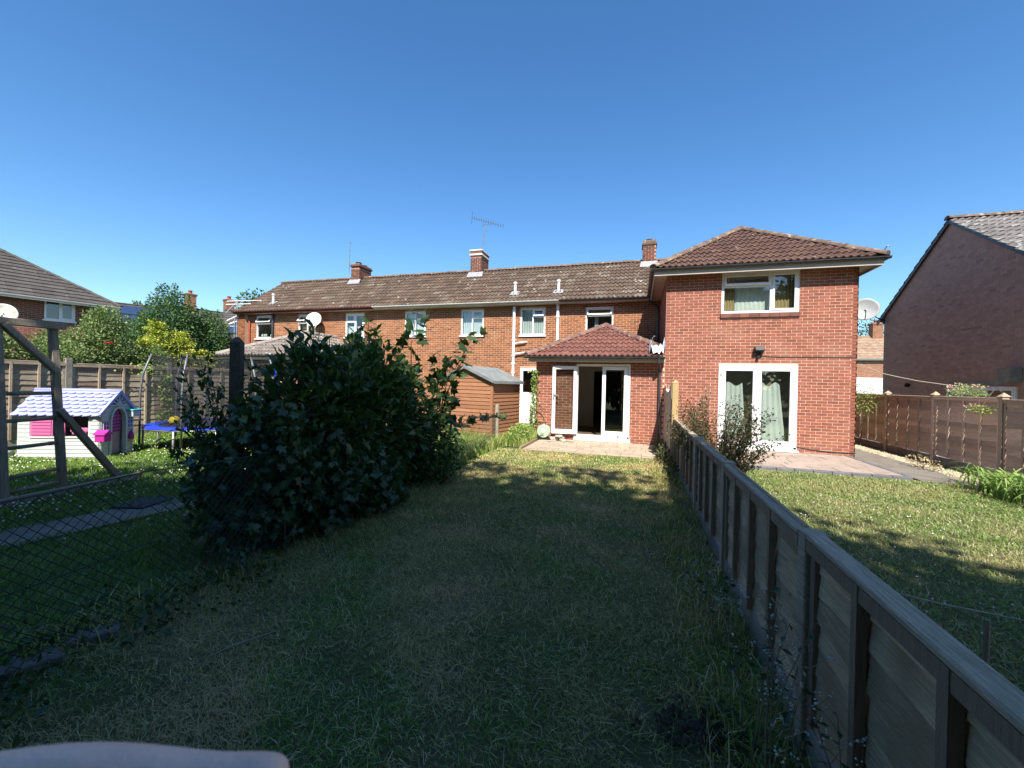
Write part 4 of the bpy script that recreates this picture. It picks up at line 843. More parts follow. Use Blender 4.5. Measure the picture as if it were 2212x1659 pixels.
# neighbour's path
struct(MB().prism([(-6.85, -4, -.05), (-6.1, -4, -.05), (-5.52, 1.4, -.05), (-5.15, 4.0, -.05), (-4.9, 7, -.05), (-4.9, 15.1, -.05), (-5.6, 15.1, -.05), (-5.6, 7, -.05), (-5.65, 4.2, -.05), (-6.25, 1.4, -.05)], (0, 0, .065)).build('path', conc_p))
# ------------------------------------------------------------------ grass
def blades(name, regions, dens, h, m, lean=.5, wd=.0045, parent=None, fade=None, hv=.45):
    P = []
    for x0, x1, y0, y1 in regions:
        n = int((x1-x0)*(y1-y0)*dens); P.append(np.stack([RNG.uniform(x0, x1, n), RNG.uniform(y0, y1, n)], 1))
    P = np.concatenate(P)
    if fade is not None: P = P[RNG.random(len(P)) < fade(P[:, 0], P[:, 1])]
    n = len(P); d = np.hypot(P[:, 0], P[:, 1]); a = RNG.uniform(0, 2*np.pi, n); ca, sa = np.cos(a), np.sin(a)
    cl = .5+.5*np.sin(P[:, 0]*5.1+np.sin(P[:, 1]*3.3)*2)*np.sin(P[:, 1]*4.3+1.7*np.sin(P[:, 0]*2.1))
    hh = h*(1-hv+hv*2*RNG.random(n))*(.7+.6*cl); w = wd*(.6+.8*RNG.random(n))*np.maximum(1, d/6.); ln = lean*hh*(.3+1.4*RNG.random(n))
    fx, fy = -sa, ca; V = np.zeros((n, 5, 3)); c0 = np.concatenate([P, np.zeros((n, 1))], 1)
    b = RNG.uniform(-.6, .6, n); bx, by = fx*np.cos(b)-fy*np.sin(b), fx*np.sin(b)+fy*np.cos(b)
    for k, (sd, t, wk) in enumerate(((-1, 0, 1), (1, 0, 1), (-1, .55, .8), (1, .55, .8), (0, 1, 0))):
        V[:, k, 0] = c0[:, 0]+ca*w*sd*wk+fx*ln*t*.35*(t < 1)+(bx*ln)*(t == 1); V[:, k, 1] = c0[:, 1]+sa*w*sd*wk+fy*ln*t*.35*(t < 1)+(by*ln)*(t == 1)
        V[:, k, 2] = -.005+hh*t*(1 if t < 1 else .92)
    F = (np.arange(n)[:, None, None]*5+np.array([(0, 1, 3), (0, 3, 2), (2, 3, 4)])[None]).reshape(-1, 3)
    o = bpy.data.objects.new(name, npmesh(name, V.reshape(-1, 3), F, m, np.repeat(RNG.random(n), 5))); link(o, parent); o['kind'] = 'stuff'; return o
BARE = [(gr((1190, 1302)), .07, .5), (gr((1160, 1372)), .09, .6), (gr((1520, 1590)), .26, .85), (gr((1380, 1640)), .14, .7), (gr((1000, 1500)), .2, .35), (gr((740, 1420)), .22, .35)]
def bare(x, y):
    k = np.ones_like(x)
    for c, r, a in BARE:
        q = np.hypot((x-c.x)*.8, y-c.y)/r; k *= 1-a*np.clip(1.4-q+.35*np.sin(x*31+y*17), 0, 1)
    n_ = .5+.5*np.sin(x*3.7+1.3*np.sin(y*2.9))*np.sin(y*3.1+1.1*np.sin(x*4.3)); return k*(.55+.45*n_)
g1 = blades('grass', [(-3.1, .72, .9, 4.0)], 9000, .032, g_own, 1.5, .0018, fade=bare)
tag(g1, 'short dry patchy grass of the shaded middle lawn', 'grass')
g2 = blades('grass', [(-3.1, .72, 4.0, 6.6)], 4400, .03, g_own, 1.4, .0025); tag(g2, 'short mown grass in the middle stretch of the lawn', 'grass')
g3 = blades('grass', [(-3.2, .6, 6.6, 9.6)], 2700, .03, g_own, 1.4, .0035); tag(g3, 'short grass at the sunlit patio end of the lawn', 'grass')
g4 = blades('grass', [(-12.4, -3.1, .9, 7.5)], 1500, .06, g_left, .8, .004, fade=lambda x, y: ((y > -x*.12) & ~((x < -5.0) & (x > -5.9) & (y < 4.2+(x+5)*1.2) & (y > 2) & (np.abs(x+5.75-(y-2.4)*.2) < .3))) | ((x > -4.9))); tag(g4, 'lush green grass of the garden with the playhouse', 'grass')
g5 = blades('grass', [(-12.4, -3.3, 7.5, 11)], 450, .07, g_left, .8, .006); tag(g5, 'lush green grass behind the trampoline', 'grass')
g6 = blades('grass', [(.85, 6.0, 1.2, 9.25)], 2600, .034, g_right, 1.5, .0034, fade=lambda x, y: (x < .9+y*1.12) & (x < 5.6)); tag(g6, 'pale sunlit grass of the right-hand garden', 'grass')
g7 = blades('long_grass', [(-4.6, -3.25, 7.2, 10.3)], 2300, .24, g_long, .5, .0035, hv=.6); tag(g7, 'long uncut grass growing through wire fence before the shed', 'grass')
g8 = blades('long_grass', [(-3.3, -2.7, 10.0, 11.7)], 1500, .22, g_long, .6, .004, hv=.6); tag(g8, 'sunlit tall weeds and grass at patio edge by the shed', 'grass')
g9 = blades('long_grass', [(.3, .74, 1.0, 9.4)], 1300, .09, g_own, .8, .003, hv=.7); tag(g9, 'ragged grass along the foot of the low fence', 'grass')
g10 = blades('long_grass', [(-3.4, -2.95, 1.0, 7.0)], 1300, .08, g_own, .8, .003, hv=.7); tag(g10, 'ragged grass along the wire fence and hedge foot', 'grass')
# clover flowers
def dots(name, n, reg, r, z, m, label, cat):
    mb = MB()
    for i in range(n):
        x, y = reg(); s = r*random.uniform(.7, 1.2); zz = z*random.uniform(.7, 1.3)
        mb.cur = random.random(); mb.add([(x-s, y, zz), (x, y-s, zz), (x+s, y, zz), (x, y+s, zz), (x, y, zz+s), (x, y, zz-s)], [(0, 1, 4), (1, 2, 4), (2, 3, 4), (3, 0, 4), (1, 0, 5), (2, 1, 5), (3, 2, 5), (0, 3, 5)])
    o = mb.build(name, m); o['kind'] = 'stuff'; return tag(o, label, cat)
def reg_left():
    while True:
        x = random.uniform(-11, -4.6); y = random.uniform(2, 7.2)
        if y > -x*.36 and abs(x+5.6) > .45 and random.random() < .35+.65*(math.sin(x*2.1+y)*.5+.5): return x, y
dots('clover', 900, reg_left, .013, .085, clov, 'white clover heads dotted over the playhouse lawn', 'flowers')
def reg_right():
    while True:
        x = random.uniform(.95, 4.2); y = random.uniform(2.5, 7.2)
        if x < .9+y*1.1: return x, y
dots('clover', 260, reg_right, .009, .05, clov, 'small white clover heads in the right-hand lawn', 'flowers')
# ------------------------------------------------------------------ gravel
n = 2600; X = RNG.uniform(5.85, 6.2, n); Y_ = RNG.uniform(8.6, 15.4, n); X = X-(Y_ < 10.5)*(10.5-Y_)*.12; r = RNG.uniform(.018, .04, n)
ov = np.array([(-1, 0, 0), (0, -1, 0), (1, 0, 0), (0, 1, 0), (0, 0, .8), (.3, .3, .55)]); of = np.array([(0, 1, 4), (1, 2, 4), (2, 5, 4), (2, 3, 5), (3, 4, 5), (3, 0, 4)])
an = RNG.uniform(0, 6.28, n); V = ov[None]*r[:, None, None]*(1+.3*RNG.standard_normal((n, 6, 1))); V2 = V.copy(); V2[:, :, 0] = V[:, :, 0]*np.cos(an)[:, None]-V[:, :, 1]*np.sin(an)[:, None]; V2[:, :, 1] = V[:, :, 0]*np.sin(an)[:, None]+V[:, :, 1]*np.cos(an)[:, None]
V2 += np.stack([X, Y_, np.full(n, .008)], 1)[:, None]
o = bpy.data.objects.new('gravel', npmesh('gravel', V2.reshape(-1, 3), (np.arange(n)[:, None, None]*6+of[None]).reshape(-1, 3), gravm, np.repeat(RNG.random(n), 6))); link(o); o['kind'] = 'stuff'; tag(o, 'strip of pale yellow gravel beside the concrete path', 'gravel')
# ------------------------------------------------------------------ fences
def board_mesh(key, L, h, m, th=.014, wav=.0, seg=10, seed=0, tilt=.012):
    """board along +y (length L), z 0..h, thickness along x; lower edge wavy; leaning outwards at the bottom"""
    if key in bpy.data.meshes: return bpy.data.meshes[key]
    rr = random.Random(seed); V = []; F = []; ph = rr.uniform(0, 6); ph2 = rr.uniform(0, 6)
    for i in range(seg+1):
        y = L*i/seg; zb = -wav*(math.sin(y*3.1+ph)+.6*math.sin(y*7.3+ph2))
        V += [(-tilt-.004, y, zb), (-tilt+.010, y, zb), (-.004, y, h), (.008, y, h)]
    for i in range(seg):
        a = i*4; b = a+4; F += [(a, b, b+2, a+2), (a+1, a+3, b+3, b+1), (a, a+1, b+1, b), (a+2, b+2, b+3, a+3)]
    F += [(0, 2, 3, 1), (seg*4, seg*4+1, seg*4+3, seg*4+2)]
    me = bpy.data.meshes.new(key); me.from_pydata(V, [], F); me.materials.append(m); return me
def panel_fence(th, x, posts, z0, z1, m, mb_, mcap, side, nb, wav, nbat=3, tilt=.011, postm=None, postw=.09, posth=.0, capstyle='flat', gboard=.0, sub=None):
    """fence along y at x; side=-1 battens towards -x"""
    b = th.location; T = Matrix.Translation(-b)
    for p in posts:
        po = MB().box((x-.05, p-postw/2, -.3), (x+.05, p+postw/2, z1+posth), T)
        if capstyle == 'point':
            po = po.build('post', postm, th); MB().add([Vector(v)-b for v in ((x-.07, p-.065, z1+posth+.002), (x+.07, p-.065, z1+posth+.002), (x+.07, p+.065, z1+posth+.002), (x-.07, p+.065, z1+posth+.002), (x, p, z1+posth+.08))], [(0, 1, 4), (1, 2, 4), (2, 3, 4), (3, 0, 4), (3, 2, 1, 0)]).build('post_cap', w_cap, po)
        else: po.build('post', postm, th, bev=.006)
    for k, (p, q) in enumerate(zip(posts[:-1], posts[1:])):
        a, c = p+postw/2+.006, q-postw/2-.006
        dz = random.uniform(-.012, .012)
        if gboard: MB().box((x-.03, a-.02, -.05), (x+.03, c+.02, gboard), T).build('gravel_board', conc, th, bev=.006)
        zb = max(z0, gboard)+.01; zt = z1+dz
        fr = MB().box((x+side*.008-.022, a, zb), (x+side*.008+.022, a+.045, zt-.03), T).box((x+side*.008-.022, c-.045, zb), (x+side*.008+.022, c, zt-.03), T)
        for i in range(nbat):
            yy = a+(c-a)*(i+1)/(nbat+1); fr.box((x+side*.036-.016, yy-.02, zb), (x+side*.036+.016, yy+.02, zt-.03), T)
        fr.box((x+side*.036-.012, a+.002, zt-.085), (x+side*.036+.012, c-.002, zt-.032), T)
        pan = fr.build('panel', mb_, th)
        if capstyle != 'none': MB().box((x-.052, a, zt-.03), (x+.03, c, zt-.004), T).build('capping_rail', mcap, pan, bev=.006)
        hb = (zt-.03-zb)/nb
        for j in range(nb):
            sd = random.randint(0, 4); L = c-a-.094; me = board_mesh(f'board_{th.name}_{sd}_{round(L,2)}_{round(hb,3)}', L, hb*1.25, m, wav=wav, seed=sd+k, tilt=tilt, th=.018)
            M = Matrix.Translation(Vector((x, a+.047, zb+j*hb+random.uniform(-.006, .006)))-b) @ Matrix.Rotation(random.uniform(-.007, .007), 4, 'X') @ Matrix.Rotation(random.uniform(-.003, .003), 4, 'Z')
            if side > 0: M = M @ Matrix.Scale(-1, 4, (1, 0, 0))
            inst('board', me, pan, M)
lf = thing('lap_panel_fence', 'low weathered grey lap panel fence along the lawn', 'fence', (.78, 3, 0))
panel_fence(lf, .78, [-3.3, -1.47, .36, 2.19, 4.02, 5.85, 7.68, 9.4], .1, .96, w_gry, w_bat, w_cap, -1, 7, .013, 3, .013, w_cap, posth=-.0, gboard=.13)
rfn = thing('lap_panel_fence', 'tall brown lap panel fence in front of the shaded gable end', 'fence', (6.62, 10, 0))
panel_fence(rfn, 6.62, [6.4, 8.3, 10.17, 12.04, 13.95, 15.8, 17.6], .15, 1.53, w_brn, w_brn, w_brn, -1, 13, .010, 3, .024, w_brn, posth=.03, capstyle='point', gboard=.16)
lfn = thing('lap_panel_fence', 'tall sunlit lap panel fence with concrete posts behind the playhouse', 'fence', (-12.5, 8, 0))
panel_fence(lfn, -12.5, [-1, 1.1, 3.1, 4.3, 6.14, 8.26, 10.3, 12.3, 14.3], .15, 1.84, w_lft, w_lft, w_lft, 1, 13, .012, 3, .016, conc, postw=.12, posth=.1, gboard=.16)
# tall privacy panel beside the extension
tf = thing('privacy_fence', 'tall vertical board fence panel with dipped top beside the extension', 'fence', (.72, 10.5, 0)); b = tf.location
y = 9.5; i = 0
while y < 11.7:
    s = (y-9.5)/2.2; zt = 1.72-.26*math.sin(math.pi*min(1, s*1.0))**1.0
    MB().box((.70, y, .05), (.725, y+.118, zt+random.uniform(-.006, .006)), Matrix.Translation(-b)).build('board', w_brn if i % 3 else w_bat, tf); y += .123; i += 1
MB().box((.727, 9.5, .3), (.765, 11.7, .37), Matrix.Translation(-b)).box((.727, 9.5, 1.2), (.765, 11.7, 1.27), Matrix.Translation(-b)).build('rail', w_bat, tf)
np_ = thing('fence_post', 'new yellow timber fence post at the end of low fence', 'post', (.75, 9.15, 0))
MB().box((-.06, -.05, -.3), (.06, .05, 1.68)).build('shaft', w_new, np_, bev=.006); MB().add([(-.065, -.055, 1.682), (.065, -.055, 1.682), (.065, .055, 1.682), (-.065, .055, 1.682), (0, 0, 1.75)], [(0, 1, 4), (1, 2, 4), (2, 3, 4), (3, 0, 4)]).build('pointed_top', w_new, np_)
tag(MB().lathe([(.03, 0), (.036, .04), (.042, .09), (.036, .09), (.03, .02)], 12, Matrix.Translation((.68, 10.35, 1.46))).build('plant_pot', upvc_d, smooth=True), 'small white pot on the dipped top of the privacy fence', 'pot')
# chain-link fence
def chain(name, label, pts, z0, z1, dm):
    t = thing(name, label, 'wire fence', (pts[0][0], pts[0][1], 0)); b = t.location; mb = MB()
    for (xa, ya), (xb, yb) in zip(pts[:-1], pts[1:]):
        A = Vector((xa, ya, 0)); B = Vector((xb, yb, 0)); d = (B-A); L = d.length; d.normalize(); H = z1-z0; nn = Vector((d.y, -d.x, 0))
        k = -H
        while k < L:
            for sg in (1, -1):
                q = []
                for i in range(9):
                    t_ = i/8; s = (k+H*t_) if sg > 0 else (k+H*(1-t_))
                    if -.001 <= s <= L: q.append(A+d*s+ZV*(z0+H*t_-.03*math.sin(math.pi*s/L))+nn*(.012*math.sin(s*3)))
                if len(q) > 1: mb.tube([p-b for p in q], .0022, 4, False)
            k += dm
    mb.build('mesh', wirem, t)
    for zz in (z1, (z0+z1)/2):
        w_ = MB()
        for (xa, ya), (xb, yb) in zip(pts[:-1], pts[1:]):
            w_.tube([Vector((xa+(xb-xa)*i/6, ya+(yb-ya)*i/6, zz-.03*math.sin(math.pi*i/6)))-b for i in range(7)], .004, 5)
        w_.build('line_wire', wirem, t)
    return t
chain('chain_link_fence', 'dark green chain-link fence in front of the swing frame', [(-3.02, .4), (-3.05, 1.9), (-3.1, 3.3)], .02, .97, .062)
chain('chain_link_fence', 'chain-link wire fence standing in long grass before the shed', [(-3.2, 7.0), (-3.45, 10.1)], .02, .8, .085)
def postobj(label, x, y, h, w, m, rz=0, pt=.05, name='fence_post', lean=(0, 0)):
    t = thing(name, label, 'post', (x, y, 0), rz); MB().add([(-w/2, -w/2, -.3), (w/2, -w/2, -.3), (w/2, w/2, -.3), (-w/2, w/2, -.3)]+[(sx*w/2+lean[0], sy*w/2+lean[1], h-pt) for sx, sy in ((-1, -1), (1, -1), (1, 1), (-1, 1))], [(0, 1, 5, 4), (1, 2, 6, 5), (2, 3, 7, 6), (3, 0, 4, 7), (4, 5, 6, 7)]).build('shaft', m, t)
    MB().add([(sx*w/2+lean[0], sy*w/2+lean[1], h-pt+.001) for sx, sy in ((-1, -1), (1, -1), (1, 1), (-1, 1))]+[(-w*.2+lean[0], lean[1], h), (w*.2+lean[0], lean[1], h)], [(0, 1, 5, 4), (1, 2, 5), (2, 3, 4, 5), (3, 0, 4)]).build('weathered_top', m, t); return t
postobj('weathered wooden fence post in front of the shed corner', -3.42, 10.05, 1.06, .085, w_swing)
postobj('short grey fence post by the white back door', -3.0, 11.95, .95, .08, conc)
pdp = onX((513, 728), -4.2); dpost = postobj('tall dark wooden post with bolt holes rising from the hedge', pdp.x, pdp.y, pdp.z, .105, w_dkpost, .5, .06)
for zz in (-.09, -.16): MB().tube([(0.02, -.056, pdp.z+zz), (.02, -.04, pdp.z+zz)], .008, 6).build('bolt_hole', blackm, dpost)
# ------------------------------------------------------------------ shed
rzs = -math.atan2(.34, 1.6); sh = thing('garden_shed', 'orange-brown weatherboard garden shed with grey felt roof', 'shed', (-4.62, 10.8, 0), rzs)
sw, sd, se, sr = .86, 1.6, 1.66, 2.02
core = MB().prism([(-sw+.02, .02, 0), (sw-.02, .02, 0), (sw-.02, .02, se), (0, .02, sr), (-sw+.02, .02, se)], (0, sd-.04, 0)).build('frame', w_bat, sh)
z = .04; hb = .112
while z < sr-.03:
    def hw(zz): return sw if zz <= se else max(0, sw*(sr-zz)/(sr-se))
    a0, a1 = hw(z), hw(z+hb)
    if a0 > .06:
        dx = random.uniform(-.006, .006); k = random.uniform(-.004, .004)
        MB().add([(-a0, -.022, z-.012), (a0, -.022, z-.012+k), (a1, -.004, z+hb), (-a1, -.004, z+hb), (-a0, .0, z-.012), (a0, .0, z-.012+k), (a1, .01, z+hb), (-a1, .01, z+hb)], [(0, 1, 2, 3), (7, 6, 5, 4), (0, 4, 5, 1), (2, 6, 7, 3), (0, 3, 7, 4), (1, 5, 6, 2)]).build('weatherboard', w_shed, sh)
    if z+hb < se+.04:
        for sx in (1, -1):
            k = random.uniform(-.004, .004)
            MB().add([(sx*(sw+.024), .015, z-.012), (sx*(sw+.024), sd, z-.012+k), (sx*(sw+.004), sd, z+hb), (sx*(sw+.004), .015, z+hb), (sx*(sw-.004), .015, z-.012), (sx*(sw-.004), sd, z-.012), (sx*(sw-.004), sd, z+hb), (sx*(sw-.004), .015, z+hb)], [(0, 1, 2, 3), (7, 6, 5, 4), (0, 4, 5, 1), (2, 6, 7, 3), (0, 3, 7, 4), (1, 5, 6, 2)]).build('weatherboard', w_shed, sh)
    z += hb*.94
for sx in (1, -1): MB().box((sx*(sw+.012)-.03, -.034, 0), (sx*(sw+.012)+.03, .014, se-.02)).build('corner_batten', w_shed, sh)
for sx in (1, -1):
    V = [(0, -.1, sr+.03), (sx*(sw+.12), -.1, se-.03), (sx*(sw+.12), sd+.1, se-.03), (0, sd+.1, sr+.03)]
    MB().add(V+[(x, y, z+.022) for x, y, z in V], [(0, 1, 2, 3), (7, 6, 5, 4), (0, 4, 5, 1), (1, 5, 6, 2), (2, 6, 7, 3)]).build('felt_roof', felt, sh)
    MB().box((min(sx*(sw+.12), sx*(sw+.13)), -.1, se-.085), (max(sx*(sw+.12), sx*(sw+.13)), sd+.1, se-.005)).build('felt_drip_edge', felt, sh)
    MB().bar((sx*(sw+.12), -.11, se-.035), (0, -.11, sr+.01), .018, .075).build('barge_board', felt, sh)
# ------------------------------------------------------------------ swing / climbing frame
sg = thing('wooden_climber', 'weathered wooden ladder climbing frame beside the playhouse', 'climbing frame', (-7.3, 3.3, 0)); b = sg.location
def V3(*p): return Vector(p)-b
bl, br_ = Vector((-7.2, 2.98, 0)), Vector((-7.38, 3.6, 0)); tl, tr_ = Vector((-7.3, 2.93, 2.2)), Vector((-7.34, 3.44, 2.24))
for p, q in ((bl, tl), (br_, tr_)): MB().bar(p-b, q-b, .075, .085, (1, 0, 0)).build('rail', w_swing, sg, bev=.006)
for z in (.14, .32, .67, 1.0, 1.33): 
    p = bl.lerp(tl, z/2.2); q = br_.lerp(tr_, z/2.24); MB().tube([p-b, q-b], .024, 8).build('rung', w_swing, sg, smooth=True)
MB().bar(Vector((-7.24, 2.2, 2.2))-b, Vector((-7.3, 3.54, 2.21))-b, .1, .085).build('top_beam', w_swing, sg, bev=.006)
MB().bar(Vector((-7.26, 2.97, 2.17))-b, Vector((-7.28, 3.46, 1.62))-b, .07, .1, (1, 0, 0)).build('upper_brace', w_swing, sg, bev=.005)
MB().bar(Vector((-7.30, 3.5, 1.12))-b, Vector((-7.5, 4.3, .02))-b, .07, .1, (1, 0, 0)).build('lower_brace', w_swing, sg, bev=.005)
MB().bar(Vector((-7.0, 2.2, .05))-b, Vector((-7.28, 4.45, .05))-b, .07, .1).build('ground_beam', w_swing, sg, bev=.005)
# ------------------------------------------------------------------ playhouse
ph = thing('playhouse', 'pale plastic playhouse with lilac scalloped roof and pink shutters', 'playhouse', (-9.62, 5.2, 0), math.atan2(.408, .913))
L_, D_, He, Hr = 1.36, .80, .86, 1.26; hc = D_/2
def clap(mb, pts_fn, z0, z1, n):   # horizontal clapboard relief strips
    h = (z1-z0)/n
    for i in range(n): pts_fn(z0+i*h, z0+(i+1)*h-.008)
# front long wall with window opening
op = (-1.12, -.20, .42, .82); mb = MB()
for a, b, c, d in rects(-L_, 0, 0, He, [op]): mb.box((a, 0, c), (b, .035, d))
fw_ = mb.build('front_wall', pl_grey, ph, bev=.003)
z = .03
while z < He-.03:
    for a, b in ([(-L_+.015, -.015)] if (z+.07 < op[2] or z > op[3]) else [(-L_+.015, op[0]-.03), (op[1]+.03, -.015)]): MB().box((a, -.012, z), (b, .002, z+.066)).build('clapboard', pl_grey, fw_, bev=.004)
    z += .075
MB().box((op[0]-.02, -.03, op[2]-.03), (op[1]+.02, .0, op[2])).build('window_sill', pl_grey, fw_)
for i, (a, b) in enumerate(((op[0]-.0, op[0]+.36), (op[0]+.46, op[0]+.56))):
    s_ = MB().box((a, -.03, op[2]+.005), (b, -.012, op[3]-.01)).build('shutter', pl_pnk, ph)
    for k in range(6): MB().box((a+.02, -.042, op[2]+.03+k*.058), (b-.02, -.03, op[2]+.075+k*.058)).build('louvre', pl_pnk, s_)
MB().box((-.52, .02, op[2]+.08), (-.22, .16, op[2]+.15)).box((-.5, .03, op[2]+.03), (-.46, .07, op[2]+.08)).box((-.3, .03, op[2]+.03), (-.26, .07, op[2]+.08)).build('counter', pl_pnk, ph, bev=.01)
# back and far end walls
MB().box((-L_, D_-.035, 0), (0, D_, He)).build('back_wall', pl_grey, ph); MB().prism([(-L_, .036, 0), (-L_, D_-.036, 0), (-L_, D_-.036, He), (-L_, hc, Hr-.05), (-L_, .036, He)], (.035, 0, 0)).build('end_wall', pl_grey, ph)
# door end wall: polygon with arched opening, built as columns
dw0, dw1, dsp = .21, .56, .68; mb = MB(); n = 16; ys = [0, .1]+[dw0+(dw1-dw0)*i/n for i in range(n+1)]+[.68, D_]
def topz(y): return He+(Hr-.05-He)*(1-abs(y-hc)/hc)
def arch(y): t = (y-(dw0+dw1)/2)/((dw1-dw0)/2); return dsp+.26*math.sqrt(max(0, 1-t*t)) if abs(t) <= 1.0001 else None
for y0, y1 in zip(ys[:-1], ys[1:]):
    ym = (y0+y1)/2; ins = dw0 < ym < dw1; z0 = (arch(y0) or 0, arch(y1) or 0) if ins else (0, 0)
    v = [(-.04, y0, z0[0]), (-.04, y1, z0[1]), (-.04, y1, topz(y1)), (-.04, y0, topz(y0))]; mb.prism(v, (.04, 0, 0))
ew = mb.build('door_wall', pl_grey, ph)
z = .03
while z < He:
    for a, b in ((.012, dw0-.03), (dw1+.03, D_-.012)): MB().box((-.001, a, z), (.011, b, z+.066)).build('clapboard', pl_grey, ew, bev=.004)
    z += .075
pts = [(.02, dw0-.01, 0), (.02, dw0-.01, dsp)]+[(.02, (dw0+dw1)/2+math.cos(math.pi*(1-i/12))*((dw1-dw0)/2+.01), dsp+.265*math.sin(math.pi*i/12)) for i in range(13)]+[(.02, dw1+.01, dsp), (.02, dw1+.01, 0)]
mb = MB()
for p, q in zip(pts[:-1], pts[1:]):
    if (Vector(p)-Vector(q)).length > .001: mb.bar(p, q, .035, .05, (1, 0, 0))
mb.build('door_surround', pl_grey, ew)
dr = MB().box((-.09, dw0+.01, .02), (-.07, dw1-.005, .9)).build('door', mat('plastic_dusty_pink', (.45, .30, .30), (.4, .26, .27), 3, .5), ph)
for k in range(7): MB().box((-.07, dw0+.02, .46+k*.066), (-.055, dw1-.015, .5+k*.066)).build('door_slat', pl_mag, dr)
for y0, zb in ((.05, .45), (.62, .52)):
    sw_ = MB().box((.011, y0, zb), (.016, y0+.12, zb+.26)).build('side_window', pl_mag if y0 < .3 else pl_pur, ew); g_ = MB()
    for k in range(4): g_.box((.016, y0-.008, zb+k*.083-.008), (.026, y0+.128, zb+k*.083+.008))
    for k in range(3): g_.box((.016, y0+k*.06-.008, zb), (.0255, y0+k*.06+.008, zb+.25))
    g_.build('glazing_bars', pl_grey, sw_)
# gable sunburst
MB().prism([(.002, hc-.17, He+.145), (.002, hc+.17, He+.145), (.002, hc, Hr-.09)], (.006, 0, 0)).build('gable_panel', pl_pur, ew)
mb = MB()
for k in range(5): t = math.pi*(k+.5)/5; mb.bar((.014, hc, He+.14), (.014, hc+math.cos(t)*.16*1.05, He+.14+max(.02, math.sin(t)*.22)), .018, .03, (1, 0, 0))
mb.bar((.014, hc-.2, He+.135), (.014, hc+.2, He+.135), .02, .035, (1, 0, 0)).build('sunburst_rays', pl_grey, ew)
for s_ in (1, -1): MB().bar((.03, hc, Hr-.01), (.03, hc+s_*(hc+.04), He-.02), .05, .05, (1, 0, 0)).build('barge_trim', pl_lil, ph)
# scalloped roof
for sgn in (1, -1):
    base_ = MB().add([(-L_-.06, hc-sgn*(hc+.07), He-.06), (.05, hc-sgn*(hc+.07), He-.06), (.05, hc, Hr), (-L_-.06, hc, Hr)], [(0, 1, 2, 3)]).build('roof', pl_lil, ph)
    nrow, ncol = 7, 10; wv = (L_+.11)/ncol; Vs = Vector((0, sgn*(hc+.07), Hr-He+.06)); sl_ = Vs.length; Vn = Vs.normalized(); Un = Vector((1, 0, 0)) if sgn > 0 else Vector((-1, 0, 0)); Nn = Un.cross(Vn); g = sl_/nrow
    out = [(0, g+.01)]+[(0, .03)]+[(wv/2-math.cos(math.pi*i/10)*wv/2, .03-.045*math.sin(math.pi*i/10)) for i in range(1, 10)]+[(wv, .03), (wv, g+.01)]
    V = [(x, y, .032-.026*max(0, y)/g) for x, y in out]; k = len(V); V2 = [(x, y, z-.02) for x, y, z in V]; me = bpy.data.meshes.new('scallop')
    me.from_pydata(V+V2, [], [tuple(range(k))]+[(i, k+i, k+(i+1) % k, (i+1) % k) for i in range(k)]); me.materials.append(pl_lil)
    x0 = -L_-.06 if sgn > 0 else .05; y0 = hc-sgn*(hc+.07)
    for j in range(nrow):
        for i in range(ncol):
            u = i*wv+(wv/2 if j % 2 else 0)
            if u+wv > L_+.11+.01: continue
            inst('scallop_tile', me, base_, frame(Un, Vn, Nn, Vector((x0, y0, He-.06))+Un*u+Vn*(j*g)))
MB().tube([(-L_-.07, hc, Hr+.005), (.06, hc, Hr+.005)], .035, 12).build('ridge_roll', pl_lil, ph, smooth=True)
mbx = MB().box((.0, -.12, .33), (.16, .05, .46)).prism([(-.02, -.14, .46), (.18, -.14, .46), (.18, -.035, .53), (-.02, -.035, .53)], (0, 0, .012)).build('letter_box', pl_mag, ph, bev=.008)
MB().prism([(-.02, -.14, .46), (-.02, .07, .46), (-.02, -.035, .55)], (.2, 0, 0)).build('letter_box_lid', pl_mag, mbx)
MB().lathe([(.01, 0), (.045, .01), (.05, .06), (.03, .14), (.012, .17), (.012, .2)], 12, Matrix.Translation((.05, .68, .28))).build('door_bell', pl_mag, ph, smooth=True)
MB().box((.0, .60, .74), (.13, .80, .86)).build('lamp_box', pl_grey, ph, bev=.01); MB().box((-.01, .58, .862), (.15, .83, .895)).build('lamp_top', pl_teal, ph, bev=.01)
# ------------------------------------------------------------------ trampoline
TC = Vector((-9.45, 7.25, 0)); TR_ = 1.24; zt_ = .5
tp = thing('trampoline', 'round trampoline with blue pad, galvanised frame and dark safety net', 'trampoline', TC)
def ringpts(r, z, n=40): return [Vector((r*math.cos(2*math.pi*i/n), r*math.sin(2*math.pi*i/n), z)) for i in range(n+1)]
MB().tube(ringpts(TR_, zt_-.04), .022, 8, False).build('frame_ring', galv, tp, smooth=True)
mb = MB(); n = 40; V = []
for r, z in ((TR_+.03, zt_-.02), (TR_-.02, zt_+.018), (TR_-.26, zt_+.012)):
    for i in range(n): a = 2*math.pi*i/n; V.append((r*math.cos(a), r*math.sin(a), z+.012*math.sin(i*2.3)))
mb.add(V, [(j*n+i, j*n+(i+1) % n, (j+1)*n+(i+1) % n, (j+1)*n+i) for j in range(2) for i in range(n)]).build('spring_pad', pl_blue, tp)
MB().add([(p.x, p.y, zt_-.01) for p in ringpts(TR_-.2, 0, 40)[:-1]], [tuple(range(40))]).build('bounce_mat', blackm, tp)
